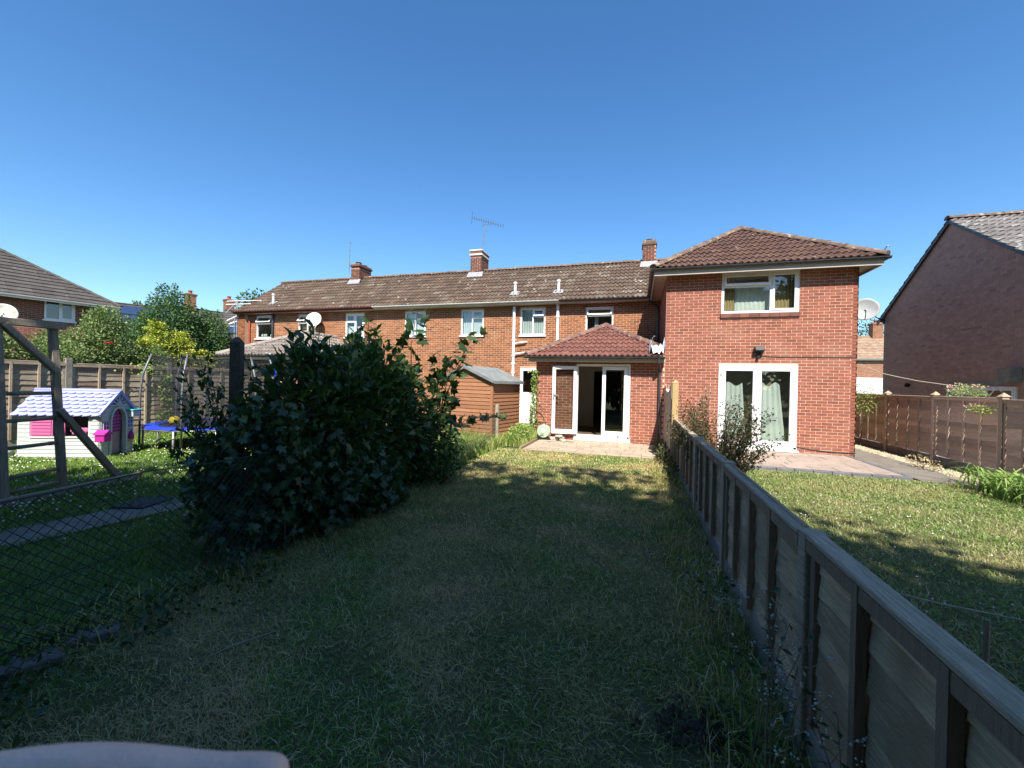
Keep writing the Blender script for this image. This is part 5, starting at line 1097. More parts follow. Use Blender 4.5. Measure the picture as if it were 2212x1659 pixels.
for k in range(4):
    a = rad(200+k*90); a2 = a+.6; f0 = Vector((math.cos(a), math.sin(a), 0))*TR_; f1 = Vector((math.cos(a2), math.sin(a2), 0))*TR_
    MB().tube([f0+ZV*(zt_-.05), f0+ZV*.06, f0*.985+ZV*.02, f1*.985+ZV*.02, f1+ZV*.06, f1+ZV*(zt_-.05)], .02, 8).build('leg', galv, tp, smooth=True)
for k in range(6):
    a = rad(238-k*60); d = Vector((math.cos(a), math.sin(a), 0)); blue = k in (2, 3)
    MB().tube([d*(TR_+.05)+ZV*.12, d*(TR_+.05)+ZV*1.2, d*(TR_+.02)+ZV*1.6, d*(TR_-.12)+ZV*2.05], .02 if not blue else .022, 8).build('net_pole', steel_d, tp, smooth=True)
    if blue: MB().tube([d*(TR_+.05)+ZV*.55, d*(TR_+.05)+ZV*1.2, d*(TR_+.02)+ZV*1.6, d*(TR_-.06)+ZV*1.9], .042, 10).build('pole_pad', pl_blue, tp, smooth=True)
V = []; n = 48
for r, z in ((TR_-.2, zt_), (TR_-.16, 1.2), (TR_-.14, 2.0)):
    for i in range(n): a = 2*math.pi*i/n; V.append((r*math.cos(a), r*math.sin(a), z))
MB().add(V, [(j*n+i, j*n+(i+1) % n, (j+1)*n+(i+1) % n, (j+1)*n+i) for j in range(2) for i in range(n)]).build('safety_net', netm, tp, smooth=True)
MB().tube(ringpts(TR_-.14, 2.0), .009, 6, False).build('net_rim', blackm, tp)
bc = gr(Cp(s1, 1508, 645), zt_+.09)
ballp = thing('ball', 'yellow ball on the blue trampoline pad', 'ball', (bc.x, bc.y, zt_+.01))
MB().lathe([(.1*math.sin(math.pi*i/12)+.001, .1-.1*math.cos(math.pi*i/12)) for i in range(13)], 20).build('shell', pl_yel, ballp, smooth=True)
MB().tube([(math.cos(t)*.1005, 0, .1+math.sin(t)*.1005) for t in [2*math.pi*i/24 for i in range(25)]], .0025, 5, False).build('seam', blackm, ballp)
# ------------------------------------------------------------------ small things
rl = thing('hose_reel', 'mint green round hose reel on black feet by the extension wall', 'hose reel', (-2.5, 11.45, .035))
Mx = Matrix.Translation((0, 0, .24)) @ Matrix.Rotation(rad(90), 4, 'X')
MB().lathe([(.17, -.07), (.185, -.05), (.185, .05), (.17, .07)], 28, Mx).build('drum', pl_grn, rl, bev=0)
MB().lathe([(.07, .071), (.06, .085), (.02, .09)], 16, Mx).build('hub', upvc_d, rl, smooth=True); MB().box((-.09, -.088, .115), (.02, -.071, .15)).build('label_plate', kerbm, rl)
MB().bar((-.2, -.06, .02), (-.1, -.03, .12), .03, .03).bar((.2, -.06, .02), (.1, -.03, .12), .03, .03).bar((-.17, 0, .015), (.17, 0, .015), .08, .03).build('feet', blackm, rl)
MB().tube([(-.05, 0, .42), (-.04, 0, .49), (.04, 0, .49), (.05, 0, .42)], .012, 8).build('carry_handle', blackm, rl)
rr = random.Random(4)
def stone(x, y, z, sx, sy, sz, label, rz):
    bm = bmesh.new(); bmesh.ops.create_icosphere(bm, subdivisions=2, radius=1)
    for v in bm.verts:
        q = v.co.copy(); n_ = 1+.16*math.sin(q.x*3+x*9)+.14*math.cos(q.y*4+y*5); v.co = Vector((max(-.8, min(.8, q.x))*sx*n_, max(-.75, min(.75, q.y))*sy*n_, max(-.6, min(.6, q.z))*sz*n_))
    me = bpy.data.meshes.new('stone'); bm.to_mesh(me); bm.free(); me.materials.append(stonem); o = bpy.data.objects.new('rubble_stone', me); link(o); o.location = (x, y, z); o.rotation_euler = (0, 0, rz)
    tag(o, label, 'stone', 'rubble stones on the patio')
stone(-2.18, 11.42, .09, .13, .09, .08, 'largest pale rubble stone lying by the hose reel', .3)
stone(-1.98, 11.4, .09, .11, .08, .08, 'upright pale rubble stone next to the largest one', 1.0)
stone(-1.90, 11.25, .065, .10, .07, .05, 'small rubble stone in front of the upright stone', .1)
stone(-1.72, 11.3, .06, .12, .06, .04, 'flat rubble stone closest to the door threshold', -.3)
stone(-2.2, 11.13, .05, .13, .07, .03, 'thin flat rubble slab lying on the patio paving', .1)
stone(-2.05, 11.33, .17, .12, .07, .05, 'long rubble stone resting on top of two others', .15)
tag(MB().tube([(.62, 10.9, .02), (.55, 11.3, .7), (.62, 11.65, 1.05)], .012, 6).build('garden_cane', stem_d), 'thin cane leaning against the corner by the privacy fence', 'cane')
tag(MB().tube([(.5, 9.5, .03), (.62, 9.0, .12), (.66, 8.6, .3)], .014, 6).build('garden_cane', stem_d), 'short broken cane lying on the soil beside patio corner', 'cane')
tag(MB().tube([gr((455, 1418), .02), gr((500, 1396), .03), gr((560, 1376), .025), gr((603, 1360), .02)], [.006, .007, .006, .003], 6).build('stick', stem_d), 'dry pale stick lying on the shaded lawn', 'stick')
st = gr((2127, 1445)); tag(MB().tube([(st.x, st.y, -.2), (st.x+.02, st.y+.02, .28)], .014, 6).build('stake', w_swing), 'thin wooden stake in the shaded grass behind low fence', 'stake')
tag(MB().tube([gr((1900, 1272), .2), gr((2030, 1304), .17), gr((2135, 1325), .16), gr((2212, 1341), .17), gr((2400, 1385), .2)], .006, 6).build('rope', ropem), 'pale rope stretched low above grass to the stake', 'rope')

for k_, (P_, q_, rz_, lab_) in enumerate((((45, 1455), (.34, .13, .05), .95, 'broken concrete edging slab lying by the wire fence, larger piece'), ((205, 1385), (.24, .11, .05), .8, 'broken concrete edging slab beside trailing brambles, smaller piece'))):
    c_ = gr(P_); tag(MB().prism([(-q_[0]/2, -q_[1]/2, 0), (q_[0]/2, -q_[1]*.4, 0), (q_[0]*.42, q_[1]/2, 0), (-q_[0]*.45, q_[1]*.44, 0)], (0, 0, q_[2])).build('edging_slab', mat('slab_'+str(k_), (.24, .20, .17), (.17, .14, .12), 9, .95, .6, 40), bev=.008), lab_, 'slab', 'broken edging slabs')
    o_ = bpy.data.objects['edging_slab' if k_ == 0 else 'edging_slab.001']; o_.location = (c_.x, c_.y, .01); o_.rotation_euler = (.06, -.05, rz_)
so_ = thing('soil_heap', 'small heap of dark crumbly soil at the near fence foot', 'soil', (gr((1520, 1590)).x, gr((1520, 1590)).y, 0)); mb = MB()
for k_ in range(160):
    a_ = random.uniform(0, 6.28); r_ = abs(random.gauss(0, .13)); x_, y_ = math.cos(a_)*r_*1.3, math.sin(a_)*r_; s_ = random.uniform(.008, .026); z_ = max(0, .035-.12*r_); mb.cur = random.random()
    mb.add([Vector((x_, y_, z_))+Vector(v)*s_*random.uniform(.7, 1.3) for v in ((-1, 0, 0), (0, -1, 0), (1, 0, 0), (0, 1, 0), (0, 0, .8), (0, 0, -.8))], [(0, 1, 4), (1, 2, 4), (2, 3, 4), (3, 0, 4), (1, 0, 5), (2, 1, 5), (3, 2, 5), (0, 3, 5)])
mb.build('crumbs', soil, so_, kind='stuff')

tag(MB().box((0, 0, 0), (.40, .45, .018), Matrix.Translation((-5.92, 3.3, .016)) @ Matrix.Rotation(.3, 4, 'Z')).build('path_cover', mat('cover_navy', (.025, .03, .05), (.02, .024, .04), 5, .7), bev=.01), 'dark square cover lying on the garden path', 'cover')
pb_ = onX(Cp(s1, 90, 880), -12.0); tag(MB().lathe([(.16, 0), (.2, .1), (.18, .17), (.05, .2)], 16, Matrix.Translation((-11.2, 4.55, 0))).build('upturned_tub', upvc_d, smooth=True), 'upturned white tub on the grass behind the playhouse', 'tub')
# aerials
ae = thing('television_aerial', 'tall television aerial on bent mast above the white-trimmed chimney', 'aerial', (-6.72, 17.35, 7.0)); b = ae.location
m0, m1 = Vector((-6.86, 17.25, 7.0)), Vector((-6.66, 17.4, 8.7)); y0_, y1_ = Vector((-7.34, 17.4, 9.06)), Vector((-5.85, 17.4, 8.55))
MB().tube([m0-b, m1-b], .02, 6).build('mast', steel_d, ae); MB().tube([y0_-b, y1_-b], .014, 5).tube([m1-b+Vector((-.2, 0, .1)), m1-b+Vector((-.18, 0, -.05)), m1-b, m1-b+Vector((.25, 0, -.02)), m1-b+Vector((.28, 0, .1))], .012, 5).build('boom', steel_d, ae)
for i in range(14): p = y0_.lerp(y1_, i/13)-b; h_ = .07 if i else .25; MB().tube([p+Vector((.3*h_, -.6*h_, h_*.9)), p-Vector((.3*h_, -.6*h_, h_*.9))], .008, 4).build('element', steel_d, ae)
ae2 = thing('pole_aerial', 'plain vertical aerial pole beside the weathered double chimney', 'aerial', (-13.82, 17.3, 6.9))
MB().tube([(0, 0, 0), (.02, 0, 1.5)], .018, 6).build('mast', steel_d, ae2); MB().tube([(-.02, 0, 1.46), (.09, 0, 1.44)], .012, 5).build('tip_clamp', steel_d, ae2)
# van in the gap
vx = onY((1853, 840), 25.5).x; vn = thing('parked_van', 'white parked van glimpsed between the houses', 'van', (vx+2.0, 27.4, 0), math.pi)
body = MB().prism([(-2.4, 0, .35), (2.4, 0, .35), (2.4, 0, 2.3), (-1.2, 0, 2.3), (-1.75, 0, 1.55), (-2.35, 0, 1.25)], (0, 1.9, 0)).build('body', vanm, vn, bev=.06)
MB().prism([(-1.2, -.012, 1.5), (-1.68, -.012, 1.5), (-1.2, -.012, 2.1), (-.5, -.012, 2.1), (-.5, -.012, 1.5)], (0, .01, 0)).build('side_window', glass_d, vn)
for x_ in (-1.5, 1.5): MB().lathe([(.33, -.1), (.36, -.06), (.36, .06), (.33, .1)], 20, Matrix.Translation((x_, .12, .36)) @ Matrix.Rotation(rad(90), 4, 'X')).build('wheel', blackm, vn)
# ------------------------------------------------------------------ foliage helpers
def tmpl(kind):
    if kind == 'oval': v = [(0, 0, 0), (-.17, .3, .03), (.17, .3, .03), (0, .3, -.015), (-.19, .62, .02), (.19, .62, .02), (0, .62, -.04), (0, 1, -.14)]; f = [(0, 3, 1), (0, 2, 3), (1, 3, 6), (1, 6, 4), (3, 2, 5), (3, 5, 6), (4, 6, 7), (6, 5, 7)]
    elif kind == 'diamond': v = [(0, 0, 0), (-.3, .45, .06), (.3, .45, .06), (0, 1, -.08)]; f = [(0, 2, 3), (0, 3, 1)]
    elif kind == 'blade': v = [(-.04, 0, 0), (.04, 0, 0), (-.05, .5, .12), (.05, .5, .12), (0, 1, 0)]; f = [(0, 1, 3), (0, 3, 2), (2, 3, 4)]
    else:
        o = [(0, 0), (-.25, -.06), (-.55, .12), (-.36, .34), (-.62, .62), (-.24, .62), (0, 1), (.24, .62), (.62, .62), (.36, .34), (.55, .12), (.25, -.06)]
        v = [(0, .35, .0)]+[(x, y, -.12*(abs(x)+.6*abs(y-.35))) for x, y in o]; k = len(o); f = [(0, 1+i, 1+(i+1) % k) for i in range(k)]
    return np.array(v, float), np.array(f)
def leafgeo(pos, dirs, size, kind, upbias=.5):
    tv, tf = tmpl(kind); n = len(pos); d = dirs/np.linalg.norm(dirs, axis=1, keepdims=True)
    up = RNG.standard_normal((n, 3))*(1-upbias)+np.array([0, 0, 1.])*upbias*2; nn = up-d*(up*d).sum(1, keepdims=True); nn /= np.linalg.norm(nn, axis=1, keepdims=True)+1e-9; x = np.cross(d, nn)
    V = pos[:, None]+size[:, None, None]*(tv[None, :, 0:1]*x[:, None]+tv[None, :, 1:2]*d[:, None]+tv[None, :, 2:3]*nn[:, None])
    F = (np.arange(n)[:, None, None]*len(tv)+tf[None]).reshape(-1, 3); return V.reshape(-1, 3), F, np.repeat(RNG.random(n), len(tv))
def leaves(name, pos, dirs, size, kind, m, parent=None, upbias=.5, kindprop='stuff'):
    V, F, r = leafgeo(np.asarray(pos, float), np.asarray(dirs, float), np.asarray(size, float), kind, upbias); o = bpy.data.objects.new(name, npmesh(name, V, F, m, r)); link(o, parent)
    if kindprop: o['kind'] = kindprop
    return o
def single_leaves(parent, pos, dirs, size, kind, m, upbias=.5, name='leaf'):
    tv, tf = tmpl(kind); key = 'leafmesh_'+kind+m.name
    if key not in bpy.data.meshes:
        me = bpy.data.meshes.new(key); me.from_pydata([tuple(v) for v in tv], [], [tuple(f) for f in tf]); me.materials.append(m)
    for p, d, s in zip(pos, dirs, size):
        d = Vector(d).normalized(); up = Vector(RNG.standard_normal(3))*(1-upbias)+ZV*upbias*2; nn = (up-d*up.dot(d)).normalized()
        inst(name, bpy.data.meshes[key], parent, frame(d.cross(nn), d, nn, p) @ Matrix.Scale(s, 4))
def crown_pts(ells, n, shell=.35, clump=0, zmin=.05):
    w = np.array([(e[1][0]*e[1][1]*e[1][2])**.67 for e in ells]); k = RNG.choice(len(ells), n, p=w/w.sum()); C_ = np.array([e[0] for e in ells])[k]; R_ = np.array([e[1] for e in ells])[k]
    d = RNG.standard_normal((n, 3)); d /= np.linalg.norm(d, axis=1, keepdims=True); rr_ = 1-shell*RNG.random(n)**1.3
    if clump:
        ph_ = np.sin(d[:, 0]*clump+C_[:, 0]*3)*np.sin(d[:, 1]*clump*1.1+C_[:, 1]*2)*np.sin(d[:, 2]*clump*.9+1); rr_ *= 1+.16*ph_
    p = C_+d*R_*rr_[:, None]; ok = p[:, 2] > zmin; return p[ok], d[ok]
def tree(name, label, loc, ells, n, size, m, kind='diamond', trunk_r=.12, group=None, shell=.5, clump=5, upbias=.4, cat='tree', trunk_h=None, limbs=5, droop=-.1):
    t = thing(name, label, cat, loc, 0, group); b = Vector(loc)
    zc = max(e[0][2] for e in ells); th_ = trunk_h or zc*.75
    mb = MB().tube([(0, 0, -.2), (.03*th_, 0, th_*.4), (0, .02*th_, th_*.75), (-.02*th_, 0, th_)], [trunk_r*1.2, trunk_r, trunk_r*.7, trunk_r*.3], 8)
    for i in range(limbs):
        e = ells[i % len(ells)]; q = Vector(e[0])-b; s = Vector((0, 0, th_*(.35+.1*(i % 4)))); q = q+Vector((random.uniform(-.5, .5)*e[1][0], random.uniform(-.5, .5)*e[1][1], random.uniform(0, .5)*e[1][2])); mb.tube([s, s.lerp(q, .5)+ZV*.1*th_*.3, q], [trunk_r*.5, trunk_r*.35, trunk_r*.12], 6)
    mb.build('trunk', bark, t)
    p, d = crown_pts(ells, n, shell, clump); p = p-np.array(b); dd = d+RNG.standard_normal(d.shape)*.7+np.array([0, 0, droop])
    leaves('crown', p-dd*0, dd, size*(.6+.8*RNG.random(len(p))), kind, m, t, upbias); return t
# ------------------------------------------------------------------ hedge
hg = thing('laurel_hedge', 'big dark laurel hedge bush beside the shaded lawn', 'hedge', (-3.6, 4.6, 0)); hb_ = np.array([-3.6, 4.6, 0])
EL = [((-3.65, 4.1, 1.0), (.68, .82, 1.03)), ((-3.64, 5.0, 1.03), (.74, .86, 1.05)), ((-3.56, 5.65, .82), (.62, .5, .82))]
mb = MB()
for i in range(26):
    e = EL[i % 3]; x, y = e[0][0]+random.uniform(-.3, .3), e[0][1]+random.uniform(-.5, .5); zt = random.uniform(1.5, 2.25); mb.tube([Vector((x, y, 0))-hg.location, Vector((x+random.uniform(-.15, .15), y+random.uniform(-.15, .15), zt*.5))-hg.location, Vector((x+random.uniform(-.3, .3), y+random.uniform(-.3, .3), zt))-hg.location], [.016, .011, .004], 5)
mb.build('stems', bark, hg, kind='stuff')
p, d = crown_pts(EL, 13000, .55, 4); keep = ~((p[:, 1] > 5.4) & (p[:, 2] > .7) & (RNG.random(len(p)) < .45)); p, d = p[keep], d[keep]
dd = d*.6+RNG.standard_normal(d.shape)*.5+np.array([0, 0, .25])
leaves('foliage', p-hb_, dd, .07+.12*RNG.random(len(p))**1.3, 'oval', lf_laurel, hg, .45)
# upright shoots on top, each with its own leaves
sp, sdv = [], []
mb = MB()
for i in range(46):
    e = EL[RNG.integers(0, 3)]; a = RNG.uniform(0, 6.28); r_ = math.sqrt(RNG.random())*.8; x = e[0][0]+math.cos(a)*r_*e[1][0]; y = e[0][1]+math.sin(a)*r_*e[1][1]; z0 = e[0][2]+e[1][2]*math.sqrt(max(0, 1-r_*r_))*.92; h_ = RNG.uniform(.12, .36); lean = Vector((RNG.uniform(-.1, .1), RNG.uniform(-.1, .1), 0))
    mb.tube([Vector((x, y, z0-.2))-hg.location, Vector((x, y, z0+h_))+lean-hg.location], [.006, .003], 4)
    for k in range(int(7+h_*22)):
        t = k/(7+h_*22); q = np.array([x, y, z0-.08+(h_+.08)*t])+np.array(lean)*t; a2 = k*2.4; sp.append(q-hb_); sdv.append((math.cos(a2), math.sin(a2), .55+.7*t))
mb.build('shoot_stems', lf_laurel, hg, kind='stuff')
sp, sdv = np.array(sp), np.array(sdv); idx = RNG.permutation(len(sp)); cut_ = idx[:170]; oth = idx[170:]
single_leaves(hg, sp[cut_], sdv[cut_], .12+.07*RNG.random(len(cut_)), 'oval', lf_laurel)
leaves('shoot_foliage', sp[oth], sdv[oth], .12+.06*RNG.random(len(oth)), 'oval', lf_laurel, hg, .5)
fp, fdv = crown_pts(EL, 900, .06, 4); vis = (fdv[:, 0] > .25) & (fp[:, 2] < 1.8); fp, fdv = fp[vis][:130], fdv[vis][:130]
single_leaves(hg, fp-hb_+fdv*.03, fdv*.6+RNG.standard_normal(fdv.shape)*.4+np.array([0, 0, -.2]), .13+.06*RNG.random(len(fp)), 'oval', lf_laurel, .5)
# ivy clothing the near end of the hedge
iv = thing('ivy', 'dark ivy mound smothering the near end of the hedge', 'ivy', (-3.35, 3.1, 0)); ib = np.array([-3.35, 3.1, 0])
IE = [((-3.4, 3.05, .62), (.48, .55, .78)), ((-3.3, 3.6, .5), (.5, .6, .6)), ((-3.15, 4.3, .35), (.42, .7, .45))]
p, d = crown_pts(IE, 6500, .4, 5); dd = d*.3+RNG.standard_normal(d.shape)*.5+np.array([0, 0, -.7]); leaves('foliage', p-ib, dd, .045+.04*RNG.random(len(p)), 'lobed', lf_ivy, iv, .1)
fp, fdv = crown_pts(IE, 700, .04, 5); vis = (fdv[:, 0] > .1); fp, fdv = fp[vis][:200], fdv[vis][:200]
single_leaves(iv, fp-ib+fdv*.02, fdv*.3+RNG.standard_normal(fdv.shape)*.4+np.array([0, 0, -.8]), .07+.03*RNG.random(len(fp)), 'lobed', lf_ivy, .1)
mb = MB()
for i in range(30): a = RNG.uniform(0, 6.28); mb.tube([Vector((-3.35+.4*math.cos(a), 3.2+.7*math.sin(a), 0))-iv.location, Vector((-3.38+.3*math.cos(a+.4), 3.2+.5*math.sin(a), .6))-iv.location, Vector((-3.4, 3.2+.2*math.sin(a), 1.2))-iv.location], [.008, .006, .003], 4)
mb.build('vines', bark, iv)
# hornbeam-like shrub round the dark post
hs_ = thing('twiggy_shrub', 'loose twiggy shrub with small leaves around the tall dark post', 'shrub', (-4.0, 3.5, 0)); hbv = np.array([-4.0, 3.5, 0]); mb = MB(); P_, Dv = [], []
for i in range(40):
    a = RNG.uniform(0, 6.28); s0 = Vector((-3.9+.25*math.cos(a), 3.45+.35*math.sin(a), .3)); h_ = RNG.uniform(.7, 1.65); out = Vector((math.cos(a)*RNG.uniform(.2, .66), math.sin(a)*RNG.uniform(.2, .66), h_))
    q = [s0, s0+out*.5+ZV*.1, s0+out]; mb.tube([v-hs_.location for v in q], [.008, .005, .002], 4)
    for k in range(34):
        t = .25+.75*k/34; c = q[0].lerp(q[1], t*2) if t < .5 else q[1].lerp(q[2], t*2-1); P_.append(np.array(c)-hbv+RNG.standard_normal(3)*.03); Dv.append(np.array(out)*.4+RNG.standard_normal(3)*.6+np.array([0, 0, -.1]))
mb.build('branches', bark, hs_); P_, Dv = np.array(P_), np.array(Dv)
leaves('foliage', P_, Dv, .06+.04*RNG.random(len(P_)), 'oval', lf_hbm, hs_, .6)
# sycamore saplings rising from the hedge
def sapling(label, pts, nl, seed, size=.13, pair=True):
    t = thing('sycamore_sapling', label, 'sapling', (pts[0][0], pts[0][1], 0)); b = Vector((pts[0][0], pts[0][1], 0)); q = [Vector(p)-b for p in pts]
    MB().tube(q, [.012-.009*i/(len(q)-1) for i in range(len(q))], 6).build('stem', stem_r, t); rg = random.Random(seed); mb = MB(); pos, dr_, sz = [], [], []
    for k in range(nl):
        s = .35+.65*k/(nl-1); f = s*(len(q)-1); i = min(int(f), len(q)-2); c = q[i].lerp(q[i+1], f-i)
        for sgn in ((1, -1) if pair else (1,)):
            a = k*1.57+(0 if sgn > 0 else math.pi)+rg.uniform(-.4, .4); o_ = Vector((math.cos(a), math.sin(a), .35)); l = rg.uniform(.06, .15)*(1.2-.6*s); e = c+o_*l; mb.tube([c, c+o_*l*.6+ZV*.01, e], .0022, 4)
            pos.append(e); dr_.append(Vector((math.cos(a), math.sin(a), -.35+rg.uniform(-.4, .4)))); sz.append(size*rg.uniform(.8, 1.35)*(1.2-.4*s))
    mb.build('leaf_stalks', stem_r, t); single_leaves(t, pos, dr_, sz, 'lobed', lf_syc, .3); return t
top1 = onX((903, 668), -3.45); sapling('tall sycamore sapling rising highest above the laurel hedge', [(-3.45, 5.75, .2), (-3.42, 5.8, 1.4), (-3.45, 5.83, 2.2), (top1.x, top1.y, top1.z)], 13, 1, .19)
sapling('leaning sycamore sapling with big leaves beside the shed roof', [(-3.2, 6.1, .2), (-3.1, 6.3, 1.2), (-2.98, 6.55, 1.9), (-2.80, 6.95, 2.5)], 13, 2, .19)
sapling('bushy sycamore sapling at the far end of the hedge', [(-3.2, 6.0, .1), (-3.1, 6.15, 1.0), (-3.05, 6.3, 1.55), (-2.98, 6.35, 1.95)], 16, 3, .17)
sapling('bushy sycamore sapling tangled in the hedge end', [(-3.3, 6.1, .1), (-3.2, 6.2, .9), (-3.2, 6.35, 1.4), (-3.25, 6.4, 2.05)], 16, 5, .16)
sapling('low sycamore branch reaching across in front of the shed', [(-3.1, 5.9, .45), (-2.98, 6.25, .8), (-2.75, 6.6, .98), (-2.25, 6.95, 1.02)], 14, 4, .16)
sapling('thin sycamore sapling above the middle of the laurel hedge', [(-3.75, 5.0, .5), (-3.72, 5.0, 1.8), (-3.7, 5.05, 2.2), (-3.68, 5.05, 2.45)], 8, 6, .12)
# variegated ivy and scrub at the sunny end of the hedge
sb = thing('scrubby_ivy', 'pale-speckled scrubby ivy at the far foot of hedge', 'ivy', (-2.95, 6.0, 0)); p, d = crown_pts([((-3.1, 6.0, .45), (.42, .6, .62))], 3000, .5, 6); leaves('foliage', p-np.array([-2.95, 6., 0]), d*.4+RNG.standard_normal(d.shape)*.6, .03+.03*RNG.random(len(p)), 'lobed', lf_hbm, sb, .2)
# ivy on the extension corner
ic = thing('ivy', 'sunlit yellow-green ivy climbing the extension corner', 'ivy', (-2.86, 11.75, 0)); n = 700; z = RNG.random(n)**.8*2.0; p = np.stack([RNG.normal(0, .07, n)*(1.2-.3*z), -.02-np.abs(RNG.normal(0, .05, n)), z], 1); leaves('foliage', p, RNG.standard_normal((n, 3))*.5+np.array([0, -.5, -.5]), .03+.03*RNG.random(n), 'lobed', lf_weed, ic, .2)
MB().tube([(0, -.02, 0), (.03, -.03, .7), (-.02, -.03, 1.3), (.02, -.02, 2.0)], [.012, .01, .008, .004], 5).build('vine', bark, ic)
MB().tube([(.05, -.02, .85), (.2, -.06, .86), (.3, -.1, .8), (.33, -.1, .7)], [.014, .012, .01, .006], 5).build('dry_branch', bark, ic)
wd_ = thing('weed_clump', 'sunlit weed clump at patio edge between shed and fence post', 'weeds', (-3.0, 10.8, 0)); p, d = crown_pts([((-3.02, 10.9, .18), (.3, .8, .32))], 2200, .6, 6, .01); leaves('foliage', p-np.array([-3., 10.8, 0]), d*.5+RNG.standard_normal(d.shape)*.5+np.array([0, 0, .3]), .04+.04*RNG.random(len(p)), 'diamond', lf_weed, wd_, .4)
sw2 = thing('weed_clump', 'shaded weeds in the soil strip by the privacy fence', 'weeds', (.5, 10.3, 0)); p, d = crown_pts([((.55, 10.4, .1), (.14, .9, .28)), ((.55, 9.2, .1), (.18, .7, .25)), ((.6, 7.8, .05), (.14, .8, .22))], 1600, .7, 6, .01); leaves('foliage', p-np.array([.5, 10.3, 0]), d*.5+RNG.standard_normal(d.shape)*.5+np.array([0, 0, .3]), .035+.04*RNG.random(len(p)), 'diamond', lf_fuch, sw2, .4)
# fuchsia bush behind the low fence
fb = thing('bronze_leaf_shrub', 'fine-leaved bronze-green shrub leaning over the low fence', 'shrub', (1.25, 7.2, 0)); mb = MB(); P_, Dv = [], []
for i in range(150):
    a = RNG.uniform(0, 6.28); s0 = Vector((1.25+.15*math.cos(a), 7.3+.6*math.sin(a), .05)); r_ = RNG.uniform(.15, .85); h_ = RNG.uniform(.7, 1.6)*(1.05-.35*r_); e = s0+Vector((math.cos(a)*r_*.8, math.sin(a)*r_*1.5, h_)); m_ = s0.lerp(e, .5)+ZV*.12
    mb.tube([v-fb.location for v in (s0, m_, e)], [.006, .004, .0015], 4)
    for k in range(64):
        t = .2+.8*k/64; c = s0.lerp(m_, t*2) if t < .5 else m_.lerp(e, t*2-1); P_.append(np.array(c-fb.location)+RNG.standard_normal(3)*.028); Dv.append(np.array(e-s0)*.3+RNG.standard_normal(3)*.6)
mb.build('branches', stem_r, fb); P_, Dv = np.array(P_), np.array(Dv); leaves('foliage', P_, Dv, .03+.02*RNG.random(len(P_)), 'diamond', lf_fuch, fb, .4)
# dry weeds by the near low fence
def dryweed(label, x, y, n, hmax, seed):
    t = thing('dry_weed', label, 'weed', (x, y, 0)); rg = random.Random(seed); mb = MB(); fl_ = MB(); P_, Dv = [], []
    for i in range(n):
        a = rg.uniform(0, 6.28); h_ = hmax*rg.uniform(.55, 1); o_ = Vector((math.cos(a), math.sin(a), 0))*rg.uniform(.05, .2); p0 = Vector((rg.uniform(-.1, .1), rg.uniform(-.2, .2), 0)); p1 = p0+o_*.5+ZV*h_*.6; p2 = p0+o_+ZV*h_; mb.tube([p0, p1, p2], [.0032, .0026, .0014], 4)
        for k in range(7):
            t_ = .45+.55*k/6; c = p0.lerp(p1, t_/.6) if t_ < .6 else p1.lerp(p2, (t_-.6)/.4); b2 = rg.uniform(0, 6.28); e = c+Vector((math.cos(b2)*.06, math.sin(b2)*.06, .05)); mb.tube([c, e], .0013, 3)
            for q in range(3): u = e+Vector((rg.uniform(-.014, .014), rg.uniform(-.014, .014), rg.uniform(-.01, .014))); s = rg.uniform(.003, .0065); fl_.add([u+Vector(v)*s for v in ((-1, 0, 0), (0, -1, 0), (1, 0, 0), (0, 1, 0), (0, 0, 1), (0, 0, -1))], [(0, 1, 4), (1, 2, 4), (2, 3, 4), (3, 0, 4), (1, 0, 5), (2, 1, 5), (3, 2, 5), (0, 3, 5)])
            P_.append(c); Dv.append((math.cos(b2+2), math.sin(b2+2), -.2))
    mb.build('stems', stem_d, t); fl_.build('seed_heads', clov, t, kind='stuff'); leaves('foliage', np.array([tuple(p) for p in P_]), np.array(Dv), .02+.03*RNG.random(len(P_)), 'diamond', lf_ivy, t, .5)
dryweed('tall dry weed with pale seed heads against the near fence panel', .6, 2.1, 11, .72, 1)
dryweed('short dry weed with fluffy seed heads at the fence foot', .52, 3.0, 6, .42, 2)
dryweed('tangled dry weed stems growing beside the nearest fence post', .66, 1.55, 8, .6, 3)
# litter of dark leaves in the left foreground
dk = thing('bramble_patch', 'dark bramble leaves trailing along the foot of wire fence', 'bramble', (-2.9, 1.9, 0)); p, d = crown_pts([((-2.95, 1.5, .08), (.3, .6, .26)), ((-2.9, 2.3, .06), (.3, .5, .2)), ((-2.75, .9, .05), (.35, .4, .22))], 1100, .6, 5, .01); leaves('foliage', p-np.array([-2.9, 1.9, 0]), d*.4+RNG.standard_normal(d.shape)*.7, .03+.035*RNG.random(len(p)), 'diamond', lf_ivy, dk, .3)
# ------------------------------------------------------------------ right border plants
dl_ = thing('daylily_clump', 'arching strappy daylily clump in front of brown fence', 'plant', (5.72, 8.25, 0)); V, F = [], []; mb = MB(); cnt = 0
for i in range(420):
    cx, cy = RNG.normal(0, .2), RNG.normal(0, .45); a = RNG.uniform(0, 6.28); L2 = RNG.uniform(.55, .95); w_ = RNG.uniform(.009, .016); o_ = Vector((math.cos(a), math.sin(a), 0)); s_ = Vector((-o_.y, o_.x, 0)); pr = None; V = []
    for k in range(6): t = k/5; c = Vector((cx, cy, 0))+o_*(L2*.75*t*t+.05*t)+ZV*(L2*(1.25*t-.95*t*t)); ww = w_*(1-.85*t*t); V += [c-s_*ww, c+s_*ww+ZV*.002]
    mb.cur = RNG.random(); mb.add(V, [(2*k, 2*k+1, 2*k+3, 2*k+2) for k in range(5)])
mb.build('foliage', lf_lily, dl_, kind='stuff')
